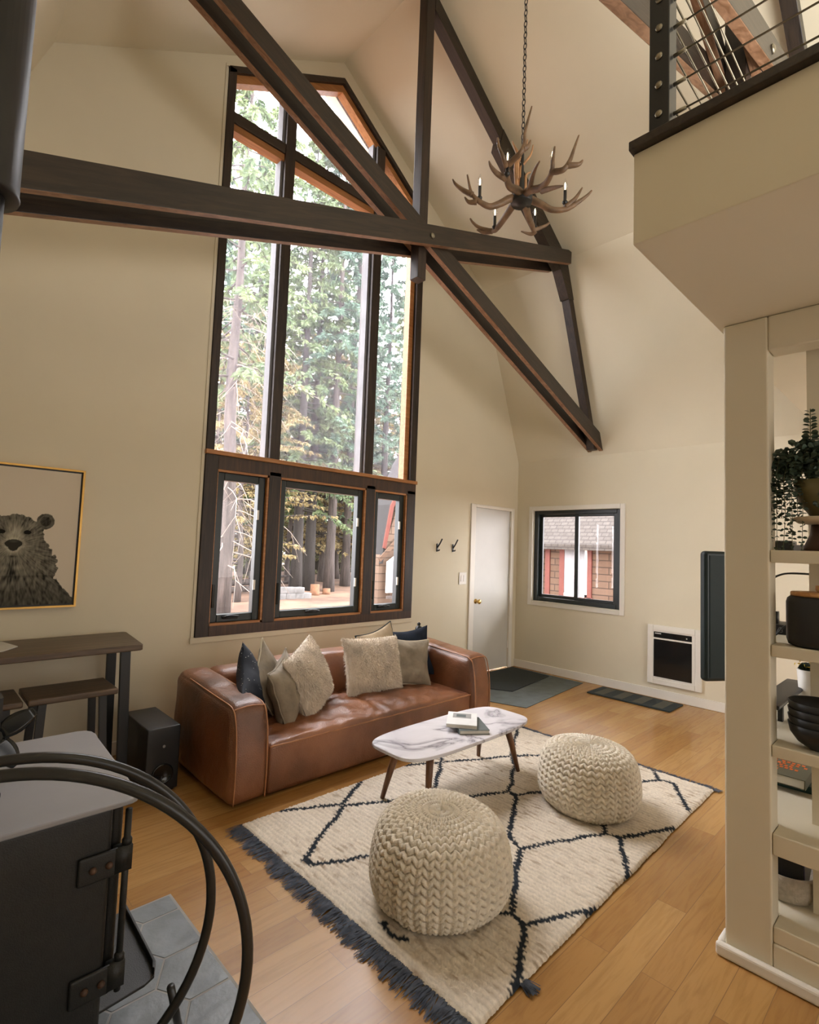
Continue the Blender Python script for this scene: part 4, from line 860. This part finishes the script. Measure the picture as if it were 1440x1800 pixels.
for i,(x,mt_,lab,zt) in enumerate(((2.595,'soft','black folder at the front of the rope basket',.345),(2.63,'purple','purple folder in the rope basket',.365),(2.655,'whitep','white sheaf of papers at the back of the rope basket',.37),(2.612,'soft','dark folder between the black and purple folders',.352))):
    m = MB(); m.prism([(x-.004,.44,.2),(x+.004,.44,.2),(x+.034,.435+(.012 if mt_!='whitep' else -.022),zt),(x+.026,.435+(.012 if mt_!='whitep' else -.022),zt)],(0,.125,0)); tag(m.build('folder' if mt_!='whitep' else 'paper_sheaf',mt_),lab,'folder' if mt_!='whitep' else 'papers')
# ================================================================== CHANDELIER
ch = thing('antler_chandelier','antler chandelier with six candle lights hanging on a black chain','chandelier',(2.79,1.945,3.8))
ARMS = dict(
W=[[(2.721,1.988,3.801),(2.669,2.020,3.759),(2.604,2.058,3.722),(2.546,2.096,3.741),(2.509,2.126,3.781),(2.498,2.142,3.828),(2.486,2.159,3.924)],[(2.508,2.128,3.785),(2.474,2.177,3.821),(2.444,2.220,3.868),(2.432,2.237,3.904)],[(2.527,2.107,3.737),(2.496,2.146,3.739),(2.479,2.170,3.775)]],
SW=[[(2.807,2.023,3.814),(2.843,2.110,3.792),(2.878,2.202,3.768),(2.886,2.256,3.770),(2.855,2.343,3.814),(2.827,2.383,3.855),(2.813,2.403,3.891)],[(2.888,2.257,3.768),(2.869,2.322,3.778),(2.842,2.362,3.803)]],
SE=[[(2.847,1.953,3.794),(2.928,1.979,3.767),(2.991,1.993,3.748),(3.030,2.000,3.736),(3.089,1.950,3.771),(3.111,1.930,3.796)],[(3.043,1.999,3.734),(3.035,2.030,3.719),(2.972,2.070,3.727)]],
E=[[(2.829,1.898,3.805),(2.870,1.848,3.772),(2.916,1.793,3.732),(2.975,1.723,3.733),(3.018,1.661,3.774),(3.049,1.616,3.814),(3.065,1.594,3.845)],[(2.970,1.728,3.744),(3.006,1.678,3.799),(3.031,1.642,3.870)]],
NW=[[(2.714,1.915,3.815),(2.627,1.922,3.803),(2.565,1.899,3.810),(2.504,1.860,3.822),(2.418,1.822,3.824),(2.402,1.845,3.896),(2.397,1.851,3.953)],[(2.553,1.903,3.806),(2.458,1.899,3.788),(2.383,1.884,3.782),(2.370,1.891,3.813)],[(2.490,1.834,3.829),(2.482,1.789,3.835),(2.476,1.738,3.847),(2.487,1.723,3.893),(2.488,1.722,3.961),(2.499,1.705,4.055),(2.509,1.691,4.125)],[(2.485,1.725,3.866),(2.500,1.705,3.880),(2.508,1.692,3.916)]],
NE=[[(2.744,1.859,3.804),(2.718,1.753,3.761),(2.683,1.684,3.752),(2.636,1.626,3.760),(2.614,1.607,3.807),(2.619,1.600,3.888)],[(2.642,1.637,3.762),(2.647,1.559,3.739),(2.668,1.529,3.789),(2.682,1.510,3.861),(2.697,1.488,3.943)],[(2.661,1.539,3.763),(2.697,1.488,3.763),(2.711,1.468,3.788)],[(2.739,1.848,3.803),(2.675,1.790,3.822),(2.628,1.737,3.827),(2.588,1.681,3.824)],[(2.726,1.749,3.742),(2.690,1.642,3.692),(2.663,1.566,3.652)]])
for k,paths in ARMS.items():
    m = MB()
    for i,pth in enumerate(paths):
        q = smooth_path(([(2.79+(pth[0][0]-2.79)*.35,1.945+(pth[0][1]-1.945)*.35,pth[0][2]+.005)] if i==0 else [])+pth,6); n_ = len(q); r0 = .027 if i==0 else .019
        m.tube(q,[ (r0*(1-.80*(j/(n_-1))**1.3))*(1+.08*nz(j*.8,i)) for j in range(n_)],9)
    m.build('antler','antler',ch,True)
CTR=[[(2.783,1.956,3.84),(2.783,1.956,3.916),(2.785,1.952,4.022),(2.801,1.929,4.066),(2.821,1.901,4.115),(2.828,1.890,4.179)],[(2.78,1.96,3.84),(2.772,1.970,3.918),(2.758,1.990,4.028)],[(2.80,1.93,3.84),(2.803,1.926,3.897),(2.804,1.924,3.973),(2.822,1.899,3.993)],[(2.77,1.97,3.9),(2.766,1.979,4.057),(2.780,1.959,4.085),(2.800,1.931,4.166),(2.807,1.920,4.222)],[(2.772,1.97,3.95),(2.771,1.973,4.125),(2.759,1.990,4.182),(2.750,2.003,4.222)]]
for pth in CTR:
    q = smooth_path(pth,5); n_=len(q); m = MB(); m.tube(q,[.016*(1-.78*j/(n_-1)) for j in range(n_)],8); m.build('crown_antler','antlerl',ch,True)
m = MB(); m.lathe([(0,3.765),(.03,3.765),(.034,3.775),(.066,3.778),(.072,3.79),(.072,3.83),(.06,3.842),(.03,3.85),(.022,3.87),(.018,3.95),(.012,3.96),(.01,4.16),(0,4.165)],(2.79,1.945,0),28); m.build('hub','black',ch,True)
for k,(x,y,z) in dict(W=(2.554,2.107,3.9),SW=(2.87,2.223,3.9),SE=(3.061,2.017,3.9),E=(2.965,1.728,3.9),NW=(2.493,1.846,3.9),NE=(2.67,1.645,3.9)).items():
    z -= .012
    m = MB(); m.lathe([(.007,z-.128),(.016,z-.118),(.018,z-.108),(.0105,z-.104),(.0105,z-.032),(0,z-.032)],(x,y,0),14); cs = m.build('candle_sleeve','black',ch,True)
    m = MB(); m.lathe([(.004,z-.026),(.0055,z-.01),(.0055,z+.012),(.001,z+.026)],(x,y,0),8); m.build('filament','bulb',cs,True)
    m = MB(); m.lathe([(.008,z-.031),(.0155,z-.012),(.016,z+.004),(.010,z+.03),(.003,z+.05),(0,z+.052)],(x,y,0),16); m.build('bulb_glass','bglass',cs,True)
m = MB(); z = 4.165; i = 0
while z < 6.12:
    c = Vector((2.79,1.945,z)); e = Vector((1,0,0)) if i%2 else Vector((0,1,0))
    m.tube([c+e*.011*math.cos(t)+Vector((0,0,.024*math.sin(t))) for t in [2*math.pi*j/12 for j in range(12)]],.0032,5,closed=True); z += .040; i += 1
m.build('chain','black',ch,True)
m = MB(); m.lathe([(.06,6.165),(.06,6.15),(.03,6.12),(.008,6.11),(0,6.11)],(2.79,1.945,0),20); m.build('ceiling_canopy','black',ch,True)
# ================================================================== OUTSIDE
m = MB()
def gz(x,y): return -.36+.06*nz(x*.5,y*.5)+.10*nz(x*.12,y*.12,3)-.0
def gp(u,v): x,y = -15+75*u, 4.35+60*v; return Vector((x,y,gz(x,y)))
m.grid(gp,110,90); m.box(6.2,20,-12,4.34,-.5,-.34)
S(m.build('ground','ground',None,True),'reddish brown forest ground outside the tall window','ground')
def conifer(name, lab, grp, ht, hb, rb, rt, nb, mt, bark, seed, leafs=.42, dens=8, droop=.35, bare=0):
    RR = random.Random(seed); root = bpy.data.objects.new(name,None); COL.objects.link(root); tag(root,lab,'tree',grp)
    t = MB(); bend = [Vector((.12*nz(seed,k*.3),.12*nz(seed+9,k*.3),ht*k/12)) for k in range(13)]
    t.tube(bend,[rt*(1-.88*k/12)*(1.25 if k==0 else 1) for k in range(13)],12)
    c = MB(); s = MB()
    for k in range(nb):
        f = (k+RR.random())/nb; z = hb+(ht-hb)*f; L = (rb*(1-f)**.75+.35)*RR.uniform(.65,1.1); a = RR.uniform(0,6.283)
        d = Vector((math.cos(a),math.sin(a),0)); o = Vector((0,0,z)); sl = RR.uniform(-.1,.2)
        pts = [o+d*L*q+Vector((0,0,L*(sl*q-droop*q*q))) for q in (0,.35,.7,1)]
        t.tube(pts,[.035*(1-f)+.012,.02,.012,.005],4,cap=False)
        for j in range(dens):
            q = .22+.78*(j+RR.random())/dens; p = o+d*L*q+Vector((0,0,L*(sl*q-droop*q*q)))
            side = d.cross(Vector((0,0,1)))
            for e in range(13):
                v = (d*RR.uniform(-.2,.9)+side*RR.uniform(-1,1)+Vector((0,0,RR.uniform(-.75,.15)))).normalized(); l = leafs*RR.uniform(.6,1.3)*(1.1-.4*q); w_ = v.cross(Vector((RR.uniform(-1,1),RR.uniform(-1,1),RR.uniform(-1,1)))).normalized()*l*.17
                p2 = p+v*l*.5; p3 = p+v*l+Vector((0,0,-l*.12))
                c.faces([p,p2+w_,p3,p2-w_],[(0,1,2,3)])
    for k in range(bare):
        z = RR.uniform(.8,hb+2.5); a = RR.uniform(0,6.283); d = Vector((math.cos(a),math.sin(a),0)); L = RR.uniform(1.0,2.4)
        q = [Vector((0,0,z))+d*L*f+Vector((RR.uniform(-.1,.1),RR.uniform(-.1,.1),-L*.7*f*f+RR.uniform(-.05,.05))) for f in (0,.25,.5,.75,1)]
        s.tube(q,[.016,.013,.010,.007,.003],4,cap=False)
        for f in (1,2,3):
            e = q[f]; s.tube([e,e+Vector((RR.uniform(-.5,.5),RR.uniform(-.5,.5),-RR.uniform(.3,.8)))],[.007,.003],4,cap=False)
    t.build('trunk',bark,root,True,recalc=False); c.build('crown',mt,root,recalc=False)
    if bare: s.build('bare_branches','twig',root,recalc=False)
    else: s.b.free()
    return root
def place(root, az, d, rz=0, sc=1):
    a = math.radians(az); root.location = (d*math.sin(a), d*math.cos(a), gz(d*math.sin(a),d*math.cos(a))-.08); root.rotation_euler = (0,0,rz); root.scale = (sc,sc,sc); return root
def clone(src, lab, grp):
    r_ = src.copy(); COL.objects.link(r_)
    for chd in src.children:
        k = chd.copy(); COL.objects.link(k); k.parent = r_; k.matrix_parent_inverse = Matrix()
    if lab: r_['label'] = lab
    if grp: r_['group'] = grp
    elif 'group' in r_: del r_['group']
    return r_
G1,G2,G3 = 'blue-green firs beyond the clearing','green firs beyond the clearing','golden-leaved young trees beyond the clearing'
A = conifer('fir_tree','tall blue-green fir tree standing deep in the forest',G1,21.5,4.5,3.6,.26,120,'fir1','barkd',11,.27,11)
B = conifer('fir_tree','tall green fir tree standing deep in the forest',G2,20,3.5,3.4,.24,110,'fir2','barkd',12,.26,11)
Cg = conifer('young_tree','golden-leaved young tree at the edge of the clearing',G3,8,1.2,2.2,.10,80,'fir3','bark',13,.15,10,.1)
H = conifer('young_tree','pale green young tree low among the forest trunks','pale green young trees beyond the clearing',6,.25,1.9,.07,80,'fir4','bark',17,.17,10,.05)
D = conifer('fir_tree','grey-trunked fir with bare hanging twigs behind the left casement',None,15.5,6.0,3.2,.21,80,'fir2','bark',14,.22,10,.4,bare=70)
place(D,24.7,14.5,.3)
E_ = conifer('fir_tree','straight grey-trunked fir in the middle of the tall window',None,21.5,6.0,3.0,.20,120,'fir1','bark',15,.26,11,.45)
place(E_,35.5,21.5)
F = clone(E_,'grey-trunked fir just right of the middle of the tall window',None); place(F,37.2,24,2.1)
for ch_ in (A,B,Cg,H): 
    for k in ch_.children: k.matrix_parent_inverse = Matrix()
for q in (D,E_):
    for k in q.children: k.matrix_parent_inverse = Matrix()
T2 = clone(B,'dark-trunked fir left of the stone blocks',None); place(T2,32.0,20.5,.9,.9)
T3 = clone(B,'dark-trunked fir between the stone blocks and the stumps',None); place(T3,33.3,21.5,1.9,.95)
first = {id(A):1,id(B):1,id(Cg):1,id(H):1}
RF = random.Random(21)
for az,d,src,sc in ((22.5,26,'A',.95),(26.8,30,'A',1.1),(28.6,22,'B',1),(33.9,34,'A',1.0),(38.4,31,'A',.95),(41.0,24,'A',.8),(42.6,30,'B',.9),(44.4,26,'A',.75),(27.9,38,'A',1.25),(23.6,36,'B',1.2),
   (26.2,17,'C',1.0),(29.0,19,'C',1.15),(31.2,24,'C',1.3),(29.6,25,'C',1.5),(32.6,27,'C',1.5),(34.6,26,'C',1.45),(36.3,29,'C',1.5),(38.8,25,'C',1.2),(40.0,28,'C',1.4),(23.4,19,'C',1.2),(24.0,27,'H',1.0),(26.0,34,'H',1.3),(28.2,30,'H',1.1),(30.0,28,'H',.9),(31.4,38,'H',1.5),(33.0,33,'H',1.2),(34.8,36,'H',1.4),(36.6,34,'H',1.2),(39.0,33,'H',1.2),(41.0,30,'H',1.0),(37.8,42,'H',1.6),(29.0,42,'H',1.6),(33.8,44,'H',1.7),(-32,26,'A',.9),(-20,26,'B',.95),(-11,22,'B',.9),(-3,26,'A',1),(4,23,'B',1),(9,26,'A',.95),(14,22,'B',1),(19,25,'A',1),(50,36,'A',.7),(41.8,34,'C',1.5),(31.2,34,'C',1.7),(27.3,28,'C',1.6),(37.6,36,'C',1.7)):
    s_ = {'A':A,'B':B,'C':Cg,'H':H}[src]
    o = s_ if first.pop(id(s_),None) else clone(s_,None,s_['group'])
    place(o,az,d,RF.uniform(0,6.28),sc*RF.uniform(.93,1.07))
# logs, blocks, stumps at the clearing edge
for i,(x0,y0,x1,y1,z,lab) in enumerate(((7.0,17.4,9.5,17.9,-.02,'upper grey log of the pile beyond the left casement'),(7.2,17.1,9.7,17.6,-.22,'lower grey log of the pile beyond the left casement'),(9.6,18.6,12.6,18.9,.12,'weathered fence rail beyond the middle casement, upper one'),(9.6,18.6,12.6,18.9,-.12,'weathered fence rail beyond the middle casement, lower one'))):
    m = MB(); m.cyl((x0,y0,z),(x1,y1,z+.03),.11 if i<2 else .05,10); tag(m.build('log' if i<2 else 'fence_rail','bark',None,True),lab,'log' if i<2 else 'fence rail')
for x,lab in ((9.75,'left post of the weathered fence rails'),(12.3,'right post of the weathered fence rails')):
    m = MB(); m.cyl((x,18.7 if x<11 else 18.95,-.45),(x,18.7 if x<11 else 18.95,.35),.08,10); tag(m.build('fence_post','bark',None,True),lab,'fence post')
RB = random.Random(5)
bl_ = [(8.95+.42*i+.05*RB.random(),15.3+.12*i,k) for i in range(4) for k in range(2 if i<3 else 1)]
for x,y,k in bl_:
    m = MB(); w_ = RB.uniform(.16,.2); z = gz(x,y)-.02+.20*k; m.rbox(x-w_,x+w_,y-.14,y+.14,z,z+.20,.02,3); tag(m.build('stone_block','stone',None,True),'pale grey stone block in the low pile beyond the middle casement','stone block','stone blocks piled at the clearing')
for x,y,r_,h_,lab in ((11.16,16.5,.17,.42,'taller cut tree stump right of the stone blocks'),(11.75,16.6,.15,.24,'shorter cut tree stump right of the stone blocks')):
    m = MB(); z = gz(x,y)-.03; m.lathe([(r_*1.15,z),(r_,z+.1),(r_*.96,z+h_),(0,z+h_)],(x,y,0),20); tag(m.build('tree_stump','logw',None,True),lab,'stump')
# ------------------------------------------------------------------ shingled cabin seen through the side window
cb = thing('cabin','shingle-roofed cabin with brown siding and a red-trimmed window outside the side window','building',(13,5.5,-.4))
m = MB(); m.box(11.0,16,2.2,6.72,-.6,1.60); m.box(11.5,16,6.72,9.5,-.6,1.60); m.build('wall','siding',cb)
m = MB(); m.prism([(10.75,2.0,1.56),(10.75,9.8,1.56),(15.6,9.8,7.0),(15.6,2.0,7.0)],(0,0,.12)); m.build('roof','shingle',cb)
m = MB(); m.box(10.96,11.0,6.62,6.74,-.6,1.60); m.box(10.96,11.0,4.93,5.02,-.6,1.4); m.build('corner_board','redtrim',cb)
m = MB()
for a,b,c,d in ((5.58,5.68,.46,1.60),(6.24,6.36,.46,1.60),(5.55,6.40,.40,.52)): m.box(10.95,11.0,a,b,c,d)
wf = m.build('window','redtrim',cb)
m = MB(); m.box(10.965,10.985,5.68,6.24,.52,1.58); m.build('window_pane','curt',wf)
m = MB(); m.box(10.955,10.98,5.68,5.74,.52,1.58); m.box(10.955,10.98,5.93,5.99,.52,1.58); m.box(10.955,10.98,5.68,6.24,.52,.58); m.build('window_frame','white',wf)
# ------------------------------------------------------------------ A-frame neighbour seen in the right casement
af = thing('neighbour_house','brown A-frame house with red rake boards beyond the right casement','building',(10.5,11.5,-.4))
m = MB(); m.xz([(8.62,-.6),(12.4,-.6),(12.4,5.0),(11.0,5.6),(9.45,3.2),(8.80,1.5),(8.62,1.2)],10.0,10.3); m.build('wall','brownside',af)
m = MB(); m.xz([(8.62,1.05),(8.70,1.05),(9.0,2.5),(9.62,3.6),(11.2,5.9),(11.0,6.0),(9.50,3.72),(8.92,2.55)],9.94,10.6); m.build('roof','sky',af)
m = MB(); m.xz([(8.655,1.45),(8.75,1.42),(8.97,2.48),(9.58,3.52),(9.48,3.62),(8.86,2.52)],9.90,9.938); m.build('rake_board','redtrim',af)
m = MB(); m.xz([(8.50,1.18),(8.56,1.10),(9.25,1.70),(9.25,1.86)],9.86,9.899); m.build('porch_eave','siding',af)
m = MB(); m.xz([(8.74,.34),(9.16,.34),(9.16,1.36),(8.74,1.10)],9.80,9.85); wf = m.build('window','white',af)
m = MB(); m.xz([(8.80,.40),(9.10,.40),(9.10,1.24),(8.80,1.05)],9.78,9.799); m.build('window_pane','curt',wf)
m = MB(); m.xz([(8.70,.20),(9.4,.20),(9.4,.27),(8.70,.27)],9.72,9.778); m.build('window_ledge','bark',af)
